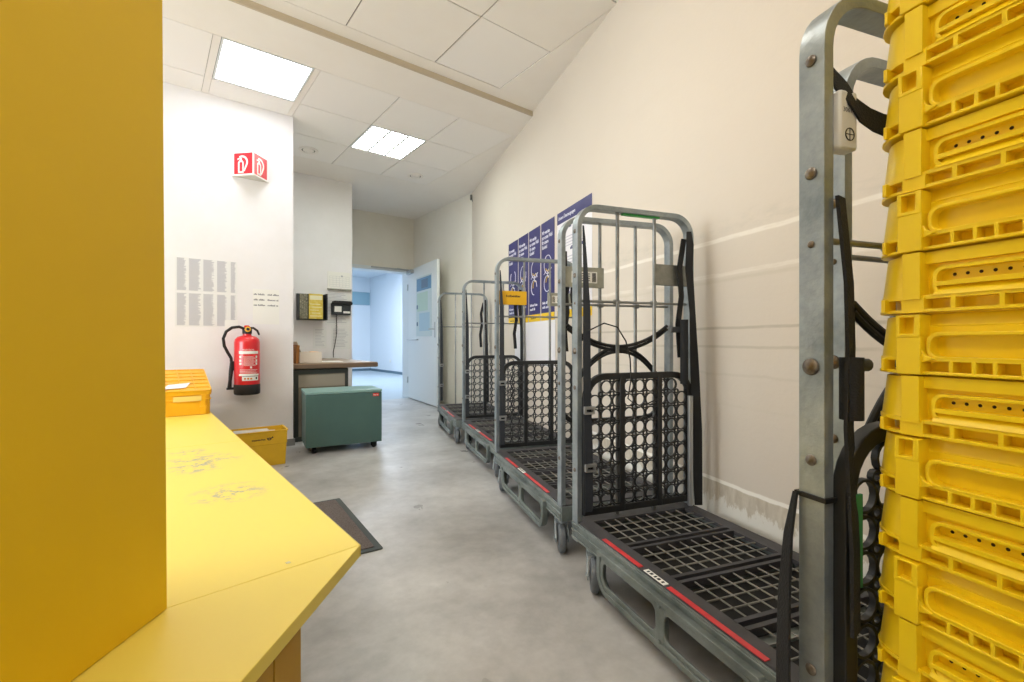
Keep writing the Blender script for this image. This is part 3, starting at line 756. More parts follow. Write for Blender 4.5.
for n in range(NCR):
    isa = n % 2 == 1
    proto = ca if isa else cb
    sh = .0012*(n-9)
    if proto is None:
        o = (crate_a() if isa else crate_b()).build('mail_crate', [M_CRATE, M_HOLE], bevel=.0012)
        if isa: ca = o
        else: cb = o
    else:
        o = proto.copy(); COL.objects.link(o)
    # local x runs towards the camera, local y towards the wall
    o.location = (base5[0]+sh*math.cos(a5), base5[1]-sh*math.sin(a5), CZ+.002+n*CP)
    o.rotation_euler = (0, 0, -PI/2-a5)
    tag(o, ('yellow crate with a row of small holes, ' if isa else 'yellow crate with square cut-out handle block, ')+ORD[n]+' of the tall stack', 'crate', 'stacked yellow mail crates')

# ------------------------------------------------------------------ counter, sorting shelf
K = 0.48; CTZ = 0.93-K
SEAM_L = (.025, 1.046); CORN = (.390, 1.090); FRD = Vector((-.655, -.756)).normalized()
ctr = thing('packing_counter', 'low yellow worktop counter with an angled near end, along the left', 'counter', (0, 0, 0))
p2 = [CORN, (CORN[0]+FRD.x*1.25, CORN[1]+FRD.y*1.25), (CORN[0]+FRD.x*1.25-.45, CORN[1]+FRD.y*1.25+.39), (-.62, 1.0), SEAM_L]
MB().prism([(x, y-.0008) for x, y in p2], CTZ-.027, CTZ).build('end_worktop', M_COUNTER, ctr, bevel=.0015)
MB().prism([(-.5, 1.0), SEAM_L, CORN, (.349, 2.585), (-.5, 2.600)], CTZ-.027, CTZ).build('worktop', M_COUNTER, ctr, bevel=.0015)
MB().prism([(-.5, 2.603), (.349, 2.588), (.305, 4.40), (-.5, 4.40)], CTZ-.027, CTZ).build('worktop', M_COUNTER, ctr, bevel=.0015)
e = MB()
for p, q in ((CORN, (.349, 2.585)), ((.349, 2.588), (.305, 4.40))):
    e.prism([p, (p[0]+.0025, p[1]), (q[0]+.0025, q[1]), q], CTZ-.027, CTZ-.001)
e.build('edge_band', M_EDGE, ctr, smooth=False)
FRN = Vector((-.756, .655)).normalized()
def fpt(t_, ins): return (CORN[0]+FRD.x*t_+FRN.x*ins, CORN[1]+FRD.y*t_+FRN.y*ins)
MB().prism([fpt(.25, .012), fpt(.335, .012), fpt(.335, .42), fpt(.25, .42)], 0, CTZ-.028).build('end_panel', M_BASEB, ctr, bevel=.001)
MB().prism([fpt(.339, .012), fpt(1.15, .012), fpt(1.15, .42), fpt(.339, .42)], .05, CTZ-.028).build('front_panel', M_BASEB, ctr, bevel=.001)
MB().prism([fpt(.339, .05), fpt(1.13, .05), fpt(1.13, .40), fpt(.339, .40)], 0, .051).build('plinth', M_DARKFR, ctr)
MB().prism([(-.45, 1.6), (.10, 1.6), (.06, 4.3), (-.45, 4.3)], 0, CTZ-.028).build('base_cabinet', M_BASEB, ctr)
# small paper label on the worktop
b = MB().obox((.236, 1.098, CTZ+.0004), (.004, .001, 0), (-.001, .004, 0), (0, 0, .0004)); o = b.build('sticker', mat('sticker_grey', 'c9c2a0', 0.6), ctr)
# tall sorting shelf standing on the counter
sh = thing('sorting_shelf', 'tall yellow sorting shelf standing on the counter, its plain back towards the camera', 'shelf', (SEAM_L[0]-.001, SEAM_L[1]-.006, CTZ+.0012))
BD = Vector((-.239, -.30)).normalized(); BN = Vector((-BD.y, BD.x)); BN = BN if BN.dot(Vector((-.7, .6))) > 0 else -BN
def bpnt(t_, d_): return (BD.x*t_+BN.x*d_, BD.y*t_+BN.y*d_)
def top(tz): return tz
HS = 1.85
lean = .010
def slab(b, t0, t1, d0, d1, z0, z1):
    pl = [bpnt(t0, d0), bpnt(t1, d0), bpnt(t1, d1), bpnt(t0, d1)]
    lo = [(x+BD.x*lean*z0, y+BD.y*lean*z0) for x, y in pl]; hi = [(x+BD.x*lean*z1, y+BD.y*lean*z1) for x, y in pl]
    b.loft(lo, z0, hi, z1); return b
slab(MB(), 0, 1.15, 0, .016, 0, HS).build('back_panel', M_BOARD, sh, bevel=.001)
slab(MB(), 0.002, .02, .017, .30, 0, HS).build('side_panel', M_BOARD, sh)
slab(MB(), 1.13, 1.15, .017, .30, 0, HS).build('side_panel', M_BOARD, sh)
slab(MB(), 0, 1.15, 0, .30, HS, HS+.018).build('top_panel', M_BOARD, sh)
first = None
for k in range(21):
    z = .045+k*.0862
    if first is None:
        b = MB(); slab(b, .022, 1.128, .018, .30, 0, .006); first = b.build('shelf_board', M_BOARD, sh); o = first
    else:
        o = first.copy(); COL.objects.link(o)
    o.location = (BD.x*lean*z, BD.y*lean*z, z)
    c = MB(); slab(c, -.0045, .004, .003, .020, -.012, .012)
    if k == 0: cl0 = c.build('shelf_clip', mat('ochre_clip', 'b18a1c', 0.5), o, bevel=.002); 
    else:
        cc = cl0.copy(); COL.objects.link(cc); cc.parent = o

# ------------------------------------------------------------------ open crate with lid on the counter, tote on the floor
t = thing('lidded_crate', 'orange-yellow crate with propped lid and papers on the far end of the counter', 'crate', (.314, 3.66, CTZ+.001))
W, D, H = .40, .58, .145
b = MB()
po, pi_ = rrect(-W, 0, 0, D, .02), rrect(-W+.006, -.006, .006, D-.006, .016)
b.ringwall(po, pi_, .004, H); b.prism(po, 0, .006)
b.ringwall(rrect(-W-.006, .006, -.006, D+.006, .024), po, H-.018, H); b.ringwall(rrect(-W-.006, .006, -.006, D+.006, .024), po, H-.05, H-.042)
for x in (-W+.02, -.055):
    b.box(x, x+.030, -.008, .004, .002, H-.015); b.box(x-.004, x+.034, -.010, .004, .04, .055)
b.build('body', M_CRATEO, t, bevel=.0015)
lt = math.radians(10.5)
def lid(a, c, h):  # hinged along the front edge, raised at the back
    return (a, -.008+c*math.cos(lt)-h*math.sin(lt), H+.004+c*math.sin(lt)+h*math.cos(lt))
b = MB()
lo = rrect(-W-.008, .008, 0, D+.02, .022)
b.prism(lo, 0, .004, lid); b.ringwall(lo, rrect(-W, 0, .008, D+.012, .016), -.016, .010, lid)
for k in range(1, 5): x = -W+W*k/5; b.prism([(x-.003, .01), (x+.003, .01), (x+.003, D+.01), (x-.003, D+.01)], .004, .009, lid)
for k in range(1, 6): y = D*k/6; b.prism([(-W, y-.003), (0, y-.003), (0, y+.003), (-W, y+.003)], .004, .009, lid)
b.build('lid', M_CRATEO, t, bevel=.001)
o = MB().prism([(-.26, .06), (-.13, .08), (-.10, .20), (-.22, .17)], .0095, .0105, lid).build('paper_slip', M_PAPERG)
o.location = (.314, 3.66, CTZ+.001); tag(o, 'pale paper slip lying on the lid of the counter crate', 'paper')
o = MB().prism([(-.20, -.012), (-.06, -.012), (-.05, -.010), (-.07, -.004), (-.20, -.004)], H-.055, H-.022).build('plastic_sheet', mat('clear_yellow_foil', 'f3d77e', 0.25))
o.location = (.314, 3.66, CTZ+.001); tag(o, 'pale foil flap hanging over the front of the counter crate', 'foil')

t = thing('mail_tote', 'mustard mail tote standing on the floor between counter and pillar', 'tote', (.825, 3.853, 0), math.radians(-2))
W, D, H = .44, .215, .262
b = MB()
bot, topo = rrect(-W+.02, -.012, .010, D-.010, .012), rrect(-W, 0, 0, D, .012)
boti, topi = rrect(-W+.025, -.017, .015, D-.015, .009), rrect(-W+.005, -.005, .005, D-.005, .009)
n = len(bot)
mid = [(x0+(x1-x0)*.62, y0+(y1-y0)*.62) for (x0, y0), (x1, y1) in zip(bot, topo)]
mido = [(x+( .003 if x > -W/2 else -.003), y+(.003 if y > D/2 else -.003)) for x, y in mid]
vs = [(x, y, 0) for x, y in bot]+[(x, y, H*.60) for x, y in mid]+[(x, y, H*.615) for x, y in mido]+[(x, y, H) for x, y in topo]+[(x, y, H) for x, y in topi]+[(x, y, .006) for x, y in boti]
fs = [tuple(range(n-1, -1, -1)), tuple(5*n+i for i in range(n))]
for r in range(5): fs += [(r*n+i, r*n+(i+1) % n, (r+1)*n+(i+1) % n, (r+1)*n+i) for i in range(n)]
b.add(vs, fs); body = b.build('body', M_TOTE, t)
b = MB().ringwall(rrect(-W-.006, .006, -.006, D+.006, .016), rrect(-W, 0, 0, D, .012), H-.010, H+.001)
b.build('rim', M_TOTE, t, bevel=.002)
MB().box(-.007, .002, .075, .14, H-.045, H-.022).build('grip_hole', M_HOLE, t, bevel=.004)
b = MB(); fn = lambda a, c, h: (-.240+a, -.0045+(.012*(H-(.196+c))/H), .196+c)
text_mb(b, ['Deutsche Post'], .0150, fn, bold=.0006)
# post horn emblem: coil, bell and mouthpiece
hx, hz = -.124, .202
yp = lambda z: -.0045+(.012*(H-z)/H)
b.tube([(hx+.011*math.cos(a), yp(hz+.007*math.sin(a)), hz+.007*math.sin(a)) for a in [2*PI*i/20 for i in range(20)]],   .003, 6, closed=True)
b.tube([(hx+.007, yp(hz), hz+.001), (hx+.018, yp(hz), hz+.008), (hx+.024, yp(hz), hz+.012)], [.002, .003, .006], 8)
b.tube([(hx-.008, yp(hz), hz+.003), (hx-.018, yp(hz), hz+.010)], .002, 6)
b.build('lettering', M_PRINT, t)
for k in range(10):
    y = .032+.0165*k; hw = .15-.012*(k*7 % 4); cx = -W/2+.012*(k*5 % 4-1.5); hh = .112+.003*(k*3 % 4)
    o = MB().obox((cx, y, .012+hh), (hw, 0, .001*(k % 3-1)), (0, .0012+.0012*(k % 3), 0), (0, .004*(k % 3-1), hh)).build('letter', M_PAPER)
    o.location = (.825, 3.853, 0); o.rotation_euler = (0, 0, math.radians(-2))
    tag(o, 'white letter standing upright in the mustard mail tote', 'letter', 'letters in the floor tote')

# ------------------------------------------------------------------ extinguisher, sign, wall papers
t = thing('fire_extinguisher', 'red fire extinguisher hanging on the white pillar wall', 'fire extinguisher', (.632, 4.392, .49))
MB().lathe([(.080, .075), (.094, .078), (.094, .43), (.088, .455), (.068, .475), (.032, .485), (.030, .50)], seg=32).build('cylinder', M_EXRED, t)
MB().lathe([(.082, 0), (.094, .006), (.0965, .02), (.0965, .082), (.093, .088)], seg=32).build('base_ring', M_RUBBER, t)
v = MB().lathe([(.026, .495), (.034, .50), (.036, .535), (.020, .548)], seg=20).build('valve', M_RUBBER, t)
MB().lathe([(.022, .0), (.022, .012), (.012, .014)], (.0, -.030, .535), (0, -1, .15), 18).build('gauge', mat('gauge_yellow', 'e8b23a', 0.4), v)
MB().lathe([(.012, .0), (.012, .004)], (.0, -.0425, .5368), (0, -1, .15), 14).build('gauge_face', M_PRINT, v)
MB().prism([(-.028, .54), (.018, .54), (.026, .552), (.010, .570), (-.020, .568)], -.012, .012, lambda a, c, h: (a, h, c)).build('trigger', M_EXRED, v, bevel=.003)
MB().tube([(.012, 0, .548), (.045, -.01, .548), (.072, -.02, .525), (.085, -.025, .49)], [.008, .009, .009, .007], 8).build('lever', M_RUBBER, v)
MB().tube([(-.02, -.01, .54), (-.06, -.02, .556), (-.11, -.02, .548), (-.15, -.015, .515), (-.168, 0, .46), (-.160, .01, .40), (-.135, .015, .345), (-.112, .015, .30), (-.108, .015, .25)], .0115, 10).build('hose', M_RUBBER, t)
MB().tube([(-.108, .015, .26), (-.112, .012, .20), (-.120, .01, .12), (-.124, .01, .06)], [.014, .017, .013, .016], 10).build('nozzle', M_RUBBER, t)
MB().box(-.145, -.085, -.005, .03, .045, .062).build('nozzle_clip', M_RUBBER, t, bevel=.003); MB().box(-.12, -.085, -.005, .03, .20, .275).build('hose_clip', M_RUBBER, t, bevel=.003)
MB().box(-.03, .03, .085, .105, .30, .42).build('wall_bracket', M_DARKFR, t)
def cyl(a, c, h): r = .0945+h; return (r*math.sin(a/.0945), -r*math.cos(a/.0945), c)
def cyl_patch(b, a0, a1, z0, z1, h=.0004, n=8):
    vs = []; fs = []
    for i in range(n+1):
        a = a0+(a1-a0)*i/n; vs += [cyl(a, z0, h), cyl(a, z1, h)]
    for i in range(n): fs.append((2*i, 2*i+2, 2*i+3, 2*i+1))
    b.add(vs, fs)
b = MB(); cyl_patch(b, -.075, .080, .335, .358); cyl_patch(b, -.050, .080, .118, .165); cyl_patch(b, -.075, .085, .158, .172)
for k, z in enumerate((.31, .28, .255)):
    cyl_patch(b, -.072, -.055, z-.008, z+.010); cyl_patch(b, .052, .068, z-.010, z+.010)
for k in range(9): cyl_patch(b, -.040, .035+.01*(k % 3), .312-.009*k, .3145-.009*k)
for k in range(4): cyl_patch(b, -.068, .07-.012*(k % 2), .205-.011*k, .208-.011*k)
cyl_patch(b, .008, .022, .218, .234)
text_mb(b, ['FEUERLÖSCHER'], .017, lambda u, c, h: cyl(-.045+u*.72, .363+c, .0005))
b.build('instruction_label', M_WHITE, t)
b = MB()
for k in range(3): cyl_patch(b, -.035+k*.022, -.021+k*.022, .128, .142, .0009)
b.build('label_symbols', mat('symbol_orange', 'd8802a', 0.5), t)
b = MB(); cyl_patch(b, .052, .066, .128, .145, .0009); cyl_patch(b, -.048, .078, .152, .156, .0009); b.build('label_print', M_PRINT, t)

# projecting two-faced sign
t = thing('fire_sign', 'red and white wedge sign with extinguisher symbol, high on the pillar wall', 'sign', (.675, 4.5, 2.305))
HS_, PR, HW = .19, .135, .128
b = MB(); b.prism([(-HW, -.001), (0, -PR), (HW, -.001)], 0, HS_); b.build('body', M_WHITE, t)
b = MB().prism([(-HW-.012, -.0005), (0, -PR-.014), (HW+.012, -.0005)], -.006, 0); b.build('base_plate', mat('sign_base_plastic', 'dcd8cf', 0.6), t)
for s in (-1, 1):
    A = Vector((s*HW, 0, 0)); B = Vector((0, -PR, 0)); dr = (B-A) if s < 0 else (A-B); org = A if s < 0 else B
    ln = dr.length; dr.normalize(); nn = Vector((dr.y, -dr.x, 0));
    def fc(a, c, h, org=org, dr=dr, nn=nn): q = org+dr*a+nn*h; return (q.x, q.y, c)
    b = MB().prism([(.008, .012), (ln-.010, .012), (ln-.010, HS_-.006), (.008, HS_-.006)], .0003, .0012, fc); f = b.build('red_face', M_SIGNRED, t, smooth=False)
    b = MB()
    q = lambda pts, h0=.0013, h1=.002: b.prism(pts, h0, h1, fc)
    c0 = ln*.40
    b.ringwall([(c0-.030, .018), (c0+.022, .018), (c0+.022, .108), (c0+.010, .124), (c0-.018, .124), (c0-.030, .108)], [(c0-.016, .030), (c0+.010, .030), (c0+.010, .102), (c0+.004, .110), (c0-.010, .110), (c0-.016, .102)], .0013, .002, fc)
    q([(c0-.030, .018), (c0+.022, .018), (c0+.022, .034), (c0-.030, .034)])
    q([(c0-.014, .122), (c0+.006, .122), (c0+.006, .142), (c0-.014, .142)]); q([(c0-.034, .128), (c0-.010, .138), (c0-.010, .148), (c0-.036, .140)])
    hose = arc(c0+.006, .108, .056, 118, -28, 12); inner = arc(c0+.006, .108, .040, 118, -28, 12)
    for i in range(12): q([hose[i+1], hose[i], inner[i], inner[i+1]])
    q([hose[-1], inner[-1], (c0+.022, .040), (c0+.030, .030)])
    b.build('symbol', M_WHITE, f, smooth=False)

# printed lists on the pillar wall
YP = 4.5
def wp(y, th=0.0): return lambda a, c, h: (a, y-h, c)
t = thing('wall_list', 'large sheet of dense printed columns in two rows on the pillar wall', 'notice', (.36, YP, 1.32))
rnd = random.Random(3)
for r0, r1 in ((-.265, -.012), (.012, .262)):
    b = MB().box(-.208, .215, -.002, 0, r0-.010, r1+.008).m(1)
    for c0, cw in ((-.196, .062), (-.118, .080), (-.022, .075), (.072, .070), (.168, .035)):
        z = r0
        while z < r1:
            b.box(c0, c0+cw*rnd.uniform(.72, 1.0), -.0026, -.002, z, z+.0042); z += .0062
    b.build('sheet', [M_PAPERG, mat('list_print', 'b6b6bd', 0.8)], t, smooth=False)
o = MB().box(-.045, .05, -.003, 0, -.045, .03).build('note', M_WHITE, loc=(.53, YP-.002, 1.075)); tag(o, 'small blank white note over the lower right corner of the printed list', 'note')
t = thing('wall_note', 'white sheet with three rows of dark print, above the fire extinguisher', 'notice', (.795, YP, 1.225))
b = MB().box(-.105, .100, -.002, 0, -.150, .150).m(1)
for z in (.098, .052, .006):
    for x in (-.098, .008): word_marks(b, x, x+.088, z, .014, lambda u, c, h: (u, -h, c), int(z*1000+x*500), .0018, .0026)
b.build('sheet', [M_WHITE, mat('grey_print', '77777d', 0.8)], t, smooth=False)

# recess wall: rack of folders, calendar sheet, telephone, papers
YR = 5.95
t = thing('wall_mounted_rack', 'dark wall rack holding a yellow folder, above the desk', 'folder rack', (1.525, YR, 1.18))
MB().box(-.155, .155, -.012, 0, 0, .315).box(-.155, -.148, -.11, 0, 0, .30).box(.148, .158, -.16, 0, 0, .315).box(-.155, .155, -.11, 0, 0, .012).build('rack', M_DARKGR, t)
for k in range(4):
    o = MB().box(-.146+.022*k, -.130+.022*k, -.135, -.014, .013, .30).build('ring_binder', mat('binder_mottle', '5a574a', 0.7, var='b9b39b', scale=60), loc=(1.525, YR, 1.18)); tag(o, 'narrow mottled binder standing in the left of the folder rack', 'binder', 'binders in the wall rack')
t2 = thing('yellow_folder', 'yellow folder with a pale heading standing in the dark wall rack', 'folder', (1.525, YR, 1.192))
b = MB().box(-.052, .105, -.150, -.135, 0, .295).m(1).box(-.042, .095, -.1515, -.150, .225, .275)
for k in range(5): b.box(-.042+.02*(k % 2), .09-.015*(k % 3), -.1512, -.150, .03+.035*k, .037+.035*k)
b.build('cover', [mat('folder_yellow', 'dfc23c', 0.5, var='e8d67a', scale=25), mat('folder_print', 'f0e9c4', 0.6)], t2)
t = thing('wall_calendar', 'white sheet in a ledge above the black wall telephone', 'notice', (1.87, YR, 1.575))
MB().box(-.148, .143, -.035, 0, -.010, .004).build('ledge', M_PLATE, t)
b = MB().box(-.145, .14, -.006, 0, 0, .215).m(1)
for k in range(6): b.box(-.12, .12, -.0066, -.006, .03+.026*k, .0315+.026*k)
for k in range(7): b.box(-.12+.04*k, -.1185+.04*k, -.0066, -.006, .03, .162)
b.lathe([(.012, 0), (.012, .001)], (.03, -.006, .165), (0, -1, 0), 12)
b.build('sheet', [M_WHITE, mat('pale_print', 'b6b8bd', 0.8)], t, smooth=False)
t = thing('wall_telephone', 'black wall telephone with hanging cord above the desk', 'telephone', (1.882, YR, 1.245))
ph = MB().prism([(-.115, .01), (.11, .01), (.118, .15), (.10, .165), (-.09, .165), (-.118, .15)], -.06, 0, lambda a, c, h: (a, h, c)).build('housing', M_DARKGR, t, bevel=.006)
MB().prism([(-.12, .135), (.125, .135), (.13, .168), (.10, .182), (-.085, .182), (-.122, .172)], -.085, -.055, lambda a, c, h: (a, h, c)).build('handset', M_RUBBER, t, bevel=.008)
MB().box(-.090, -.005, -.064, -.060, .045, .115).build('white_panel', M_WHITE, t); MB().box(.018, .10, -.064, -.060, .03, .055).build('white_label', M_WHITE, t)
pts = [(-.06+.006*math.cos(k*1.5), -.045+.006*math.sin(k*1.5), .02-.0052*k) for k in range(50)]
MB().tube(pts+[(-.062, -.04, -.26), (-.075, -.03, -.36), (-.095, -.03, -.45), (-.10, -.05, -.515)], .0045, 6).build('coiled_cord', M_RUBBER, t)
for x0, x1, z0, z1, lab in ((1.70, 2.0, 1.13, 1.56, 'pale list pinned behind the black wall telephone'), (1.56, 1.715, .84, 1.10, 'pale printed sheet left of the telephone cord, above the desk'), (1.77, 2.01, .83, 1.12, 'pale printed sheet right of the telephone cord, above the desk')):
    t = thing('wall_paper_sheet', lab, 'notice', ((x0+x1)/2, YR, z0)); w = (x1-x0)/2
    b = MB().box(-w, w, -.002, 0, 0, z1-z0).m(1); z = .03
    while z < z1-z0-.03: b.box(-w+.02, w-.02-rnd.random()*w*.6, -.0026, -.002, z, z+.005); z += .018
    b.build('sheet', [M_PAPERG, mat('list_print', 'b6b6bd', 0.8)], t, smooth=False)
o = MB().box(-.04, .04, -.012, 0, -.04, .04).box(-.025, .025, -.014, -.012, -.025, .025).build('wall_outlet', M_WHITE, loc=(5.505, 12.9, .35)); o.rotation_euler = (0, 0, -PI/2); tag(o, 'small white wall socket low on the wall beyond the doorway', 'socket')

# ------------------------------------------------------------------ desk in the recess and things on it
t = thing('desk', 'brown laminate desk in the recess behind the pillar', 'desk', (1.03, 4.56, 0))
b = MB().prism([(0, .685), (0, .72), (1.30, .72), (1.30, .70), (.05, .685)], 0, .78, lambda a, c, h: (h, a, c))
b.build('desktop', M_DESK, t)
MB().prism([(-.004, .676), (-.004, .712), (.0, .712), (.0, .680), (.05, .676), (.05, .668)], 0, .784, lambda a, c, h: (h, a, c)).build('front_edge', M_DESKE, t)
f = MB().box(.012, .505, .05, .09, 0, .045).box(.012, .505, .05, .09, .62, .665).box(.012, .05, .05, .09, .045, .62).box(.475, .505, .05, .09, .045, .62).build('side_frame', M_DARKFR, t, bevel=.003)
MB().box(.05, .475, .06, .08, .045, .62).build('frame_panel', M_TAUPE, t); MB().box(.05, .475, .055, .062, .50, .61).build('upper_panel', mat('pale_taupe', 'a8a193', 0.5), t, bevel=.003)
MB().box(.012, .505, .09, .55, .60, .665).build('under_frame', M_DARKFR, t)
MB().box(.012, .05, 1.22, 1.26, 0, .665).build('leg', M_DARKFR, t); MB().box(.70, .74, 1.22, 1.26, 0, .69).build('leg', M_DARKFR, t)
MB().box(.03, .72, 1.225, 1.255, .25, .66).build('back_panel', M_TAUPE, t)
t = thing('card_box', 'white open cardboard box with orange folders on the desk', 'box', (1.185, 4.70, .72))
MB().ringwall([(-.075, 0), (.125, 0), (.125, .24), (-.075, .24)], [(-.072, .003), (.122, .003), (.122, .237), (-.072, .237)], 0, .105).box(-.075, .125, 0, .24, 0, .004).build('carton', M_CARD, t)
MB().obox((-.078, .12, .15), (.0015, 0, 0), (0, .12, 0), (-.02, 0, .055)).build('flap', M_CARD, t)
for k in range(3):
    o = MB().obox((1.150+.060*k, 4.82, .772+.004*k), (.026, 0, 0), (0, .075, 0), (0, 0, .046)).build('orange_folder', M_ORANGE, bevel=.004); tag(o, 'orange folder sticking out of the white box on the desk', 'folder', 'orange folders in the desk box')
t = MB().obox((1.075, 4.76, .80), (.012, 0, -.003), (0, .14, 0), (.006, 0, .085)).build('brown_board', M_BROWN, loc=(0, 0, 0)); t.location = (0, 0, .006); tag(t, 'brown cardboard sheet leaning beside the white box on the desk', 'cardboard')
o = MB().obox((1.47, 4.95, .7208), (.10, -.02, 0), (.02, .13, 0), (0, 0, .0008)).build('paper_sheet', M_PAPER); tag(o, 'white paper sheet lying on the desk beside the white box', 'paper')

# ------------------------------------------------------------------ teal rolling cabinet
t = thing('rolling_cabinet', 'teal rolling cabinet on black castors in front of the desk', 'cabinet', (1.000, 4.04, 0), math.radians(-9))
MB().box(0, .610, 0, .38, .055, .487).build('body', M_TEAL, t, bevel=.003)
MB().box(-.004, .614, -.006, .384, .489, .510).build('top', M_TEALT, t, bevel=.003)
MB().box(.0, .610, -.012, 0, .057, .486).build('front_panel', M_TEAL, t, bevel=.002)
lb = MB().box(.535, .585, -.0135, -.012, .452, .478).build('red_badge', mat('badge_red', 'd0342c', 0.4), t)
b = MB(); word_marks(b, .540, .580, .460, .010, lambda u, c, h: (u, -.0122-h, c), 4); b.build('badge_lettering', M_WHITE, lb)
cp = None
for x, y in ((.06, .045), (.55, .045), (.06, .335), (.55, .335)):
    if cp is None:
        cp = MB().lathe([(.018, .052), (.018, .058)], seg=12).box(-.020, -.014, -.02, .012, .02, .054).box(.014, .020, -.02, .012, .02, .054).build('castor', M_RUBBER, t)
        w = MB().lathe([(.014, -.012), (.0235, -.011), (.025, -.006), (.025, .006), (.0235, .011), (.014, .012)], (0, -.008, .025), (1, 0, 0), 20).build('wheel', M_RUBBER, cp); o = cp
    else: o = copy_tree(cp, t)
    o.location = (x, y, 0); o.rotation_euler = (0, 0, 0.5)

# ------------------------------------------------------------------ floor mat
t = thing('door_mat', 'brown pile doormat with dark rubber border on the floor beside the counter', 'doormat', (.645, 2.42, 0), math.radians(-4.2))
MB().prism(rrect(-.25, .21, -.40, .40, .01), 0, .006).build('border', M_MATB, t, bevel=.003)
tag(MB().prism(rrect(-.22, .178, -.37, .37, .008), .005, .011).build('pile', M_MATP, t, bevel=.003), 'brown speckled pile')

# ------------------------------------------------------------------ posters on the right wall (wall frame: s along the wall, n off the wall)
def on_wall(s0):   # object placed at distance s0 along the wall
    return (WP[0]+WDX*s0, WP[1]+WDY*s0, 0)
RZ = PI/2-WA
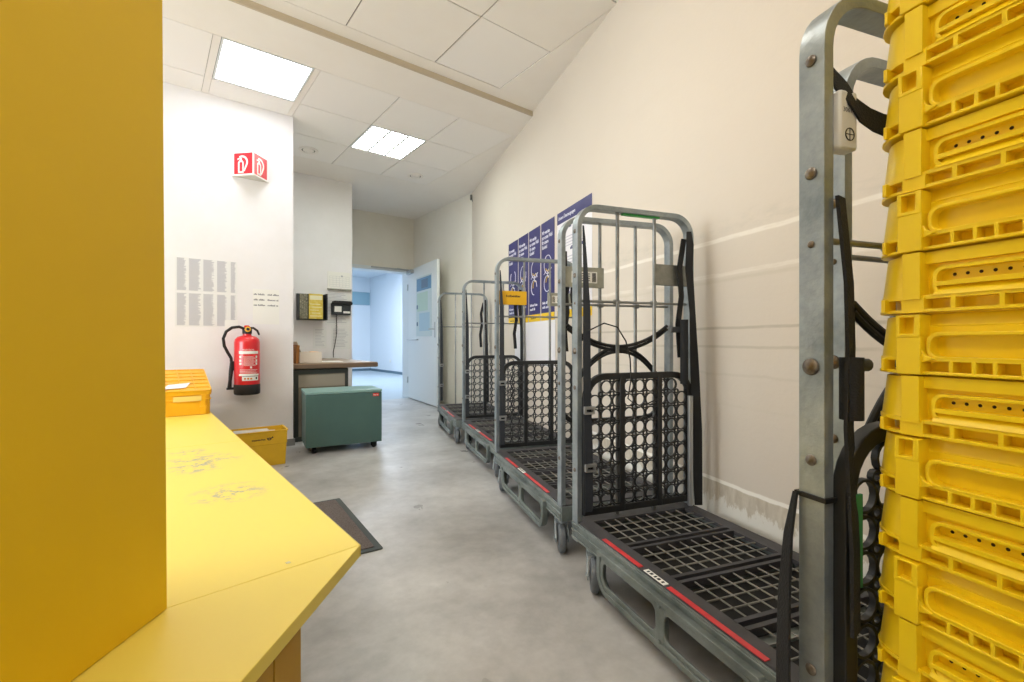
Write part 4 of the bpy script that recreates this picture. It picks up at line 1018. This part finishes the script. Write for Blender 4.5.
# local: x along wall away from the camera, +y into the room
def W_(a, c, h): return (-a, .0012+h, c)
def poster(name, s_near, s_far, label, kind, idx):
    t = thing(name, label, 'poster', on_wall(s_far), RZ, 'posters on the right wall' if False else None)
    w = s_far-s_near; z1, z0 = 1.914, 1.10
    # local a runs from far edge (0) to near edge (w): reading direction
    def slabp(b, a0, a1, c0, c1, h0, h1): b.prism([(a0, c0), (a1, c0), (a1, c1), (a0, c1)], h0, h1, W_); return b
    if kind == 'blue':
        slabp(MB(), 0, w, z0, z1, 0, .0012).build('sheet', M_BLUE, t, smooth=False)
        slabp(MB(), 0, w, z0, z0+.062, .0012, .0018).build('yellow_band', M_POSTY, t, smooth=False)
        b = MB()
        text_mb(b, ['Wir werden', 'zur ersten Wahl', 'für unsere', 'Kunden!'], .041, lambda u, c, h: W_(.020+u*.80, 1.815+c, .002), leading=.98, bold=.0016)
        [word_marks(b, .030, .030+w*(.70-.2*q), 1.235-.036*q, .022, W_, 20+idx*2+q) for q in range(2)]
        b.build('lettering', M_LINE, t, smooth=False)
        b = MB(); rn = random.Random(idx)
        cx, cz = w*.52, 1.50
        def curve(pts, r=.004): b.tube([W_(x, z, .003) for x, z in pts], .0032, 5)
        curve(arc(cx, cz+.055, .075, -20+40*idx, 250+40*idx, 18)); curve(arc(cx-.01, cz-.10, .065, 60-30*idx, 330-30*idx, 18))
        curve([(cx-.08, cz-.02), (cx-.03, cz+.01), (cx+.03, cz-.02), (cx+.08, cz+.02)]); curve(arc(cx+.03, cz-.02, .035, 0, 300, 12))
        b.build('line_drawing', M_LINE, t, smooth=True)
        b = MB(); b.tube([W_(x, z, .003) for x, z in arc(cx+.01, cz-.09, .045, 20*idx, 160+20*idx, 10)], .0032, 5); b.tube([W_(x, z, .003) for x, z in arc(cx+.0, cz+.04, .04, 200, 330, 10)], .0032, 5)
        b.build('yellow_line_drawing', M_POSTY, t)
        b = MB(); text_mb(b, ['Deutsche Post'], .020, lambda u, c, h: W_(.05+u, 1.123+c, .002), bold=.0006); b.build('band_lettering', M_PRINT, t, smooth=False)
    else:
        slabp(MB(), 0, w, z0, z1, 0, .0012).build('sheet', M_POSTW, t, smooth=False)
        slabp(MB(), 0, w, 1.825, z1, .0012, .0018).build('header', M_BLUE, t, smooth=False)
        slabp(MB(), 0, w, z0, z0+.062, .0012, .0018).build('yellow_band', M_POSTY, t, smooth=False)
        b = MB(); text_mb(b, ['Unsere Überzeugungen'], .034, lambda u, c, h: W_(.022+u*.9, 1.857+c, .002), bold=.0010)
        b.build('header_lettering', M_LINE, t, smooth=False)
        b = MB()
        for z, ln in ((1.765, .22), (1.60, .26), (1.43, .24), (1.28, .20)):
            word_marks(b, .03+(.2 if z == 1.60 else 0), .03+ln+(.2 if z == 1.60 else 0), z, .024, W_, int(z*100))
        b.build('lettering', M_BLUE, t, smooth=False)
        b = MB()
        rn = random.Random(5)
        for z0_, n_ in ((1.70, 4), (1.55, 4), (1.38, 4), (1.23, 3)):
            for k in range(n_): slabp(b, .04, .04+.25+rn.random()*.15, z0_-.022*k, z0_-.022*k+.006, .0012, .0016)
        b.build('small_print', mat('lilac_print', 'b9b6c6', 0.7), t, smooth=False)
        b = MB(); text_mb(b, ['Post'], .034, lambda u, c, h: W_(w-.11+u, 1.118+c, .002), bold=.0008); b.build('band_lettering', M_PRINT, t, smooth=False)
    return t
poster('poster', .367, .930, 'large white poster with a blue header behind the nearest end frames', 'white', 0)
poster('poster', .985, 1.262, 'blue poster next to the large white poster, nearest of the four blue ones', 'blue', 1)
poster('poster', 1.285, 1.556, 'blue poster second from the large white poster', 'blue', 2)
poster('poster', 1.575, 1.842, 'blue poster third from the large white poster', 'blue', 3)
poster('poster', 1.862, 2.148, 'blue poster farthest from the large white poster, behind the yellow plate', 'blue', 4)
t = thing('backing_board', 'plain white board on the wall directly below the blue posters', 'board', on_wall(1.95), RZ)
MB().prism([(0, .72), (.98, .72), (.98, 1.098), (0, 1.098)], 0, .002, W_).build('sheet', M_POSTW, t, smooth=False)

# ------------------------------------------------------------------ camera, world, colour management
cam = bpy.data.cameras.new('camera'); co = bpy.data.objects.new('camera', cam); COL.objects.link(co)
cam.sensor_width = 36; cam.lens = 468*36/1024; cam.clip_start = .02
co.location = (0, 0, .93); co.rotation_euler = (PI/2, 0, -math.radians(37.7))
S.camera = co
w = bpy.data.worlds.new('world'); S.world = w; w.use_nodes = True
w.node_tree.nodes['Background'].inputs[0].default_value = (.6, .65, .7, 1); w.node_tree.nodes['Background'].inputs[1].default_value = .2
vs_ = S.view_settings; vs_.view_transform = 'Standard'; vs_.look = 'None'; vs_.gamma = 1; vs_.use_curve_mapping = False; vs_.exposure = 0.70
S.cycles.use_denoising = True
S.cycles.max_bounces = 10; S.cycles.diffuse_bounces = 6
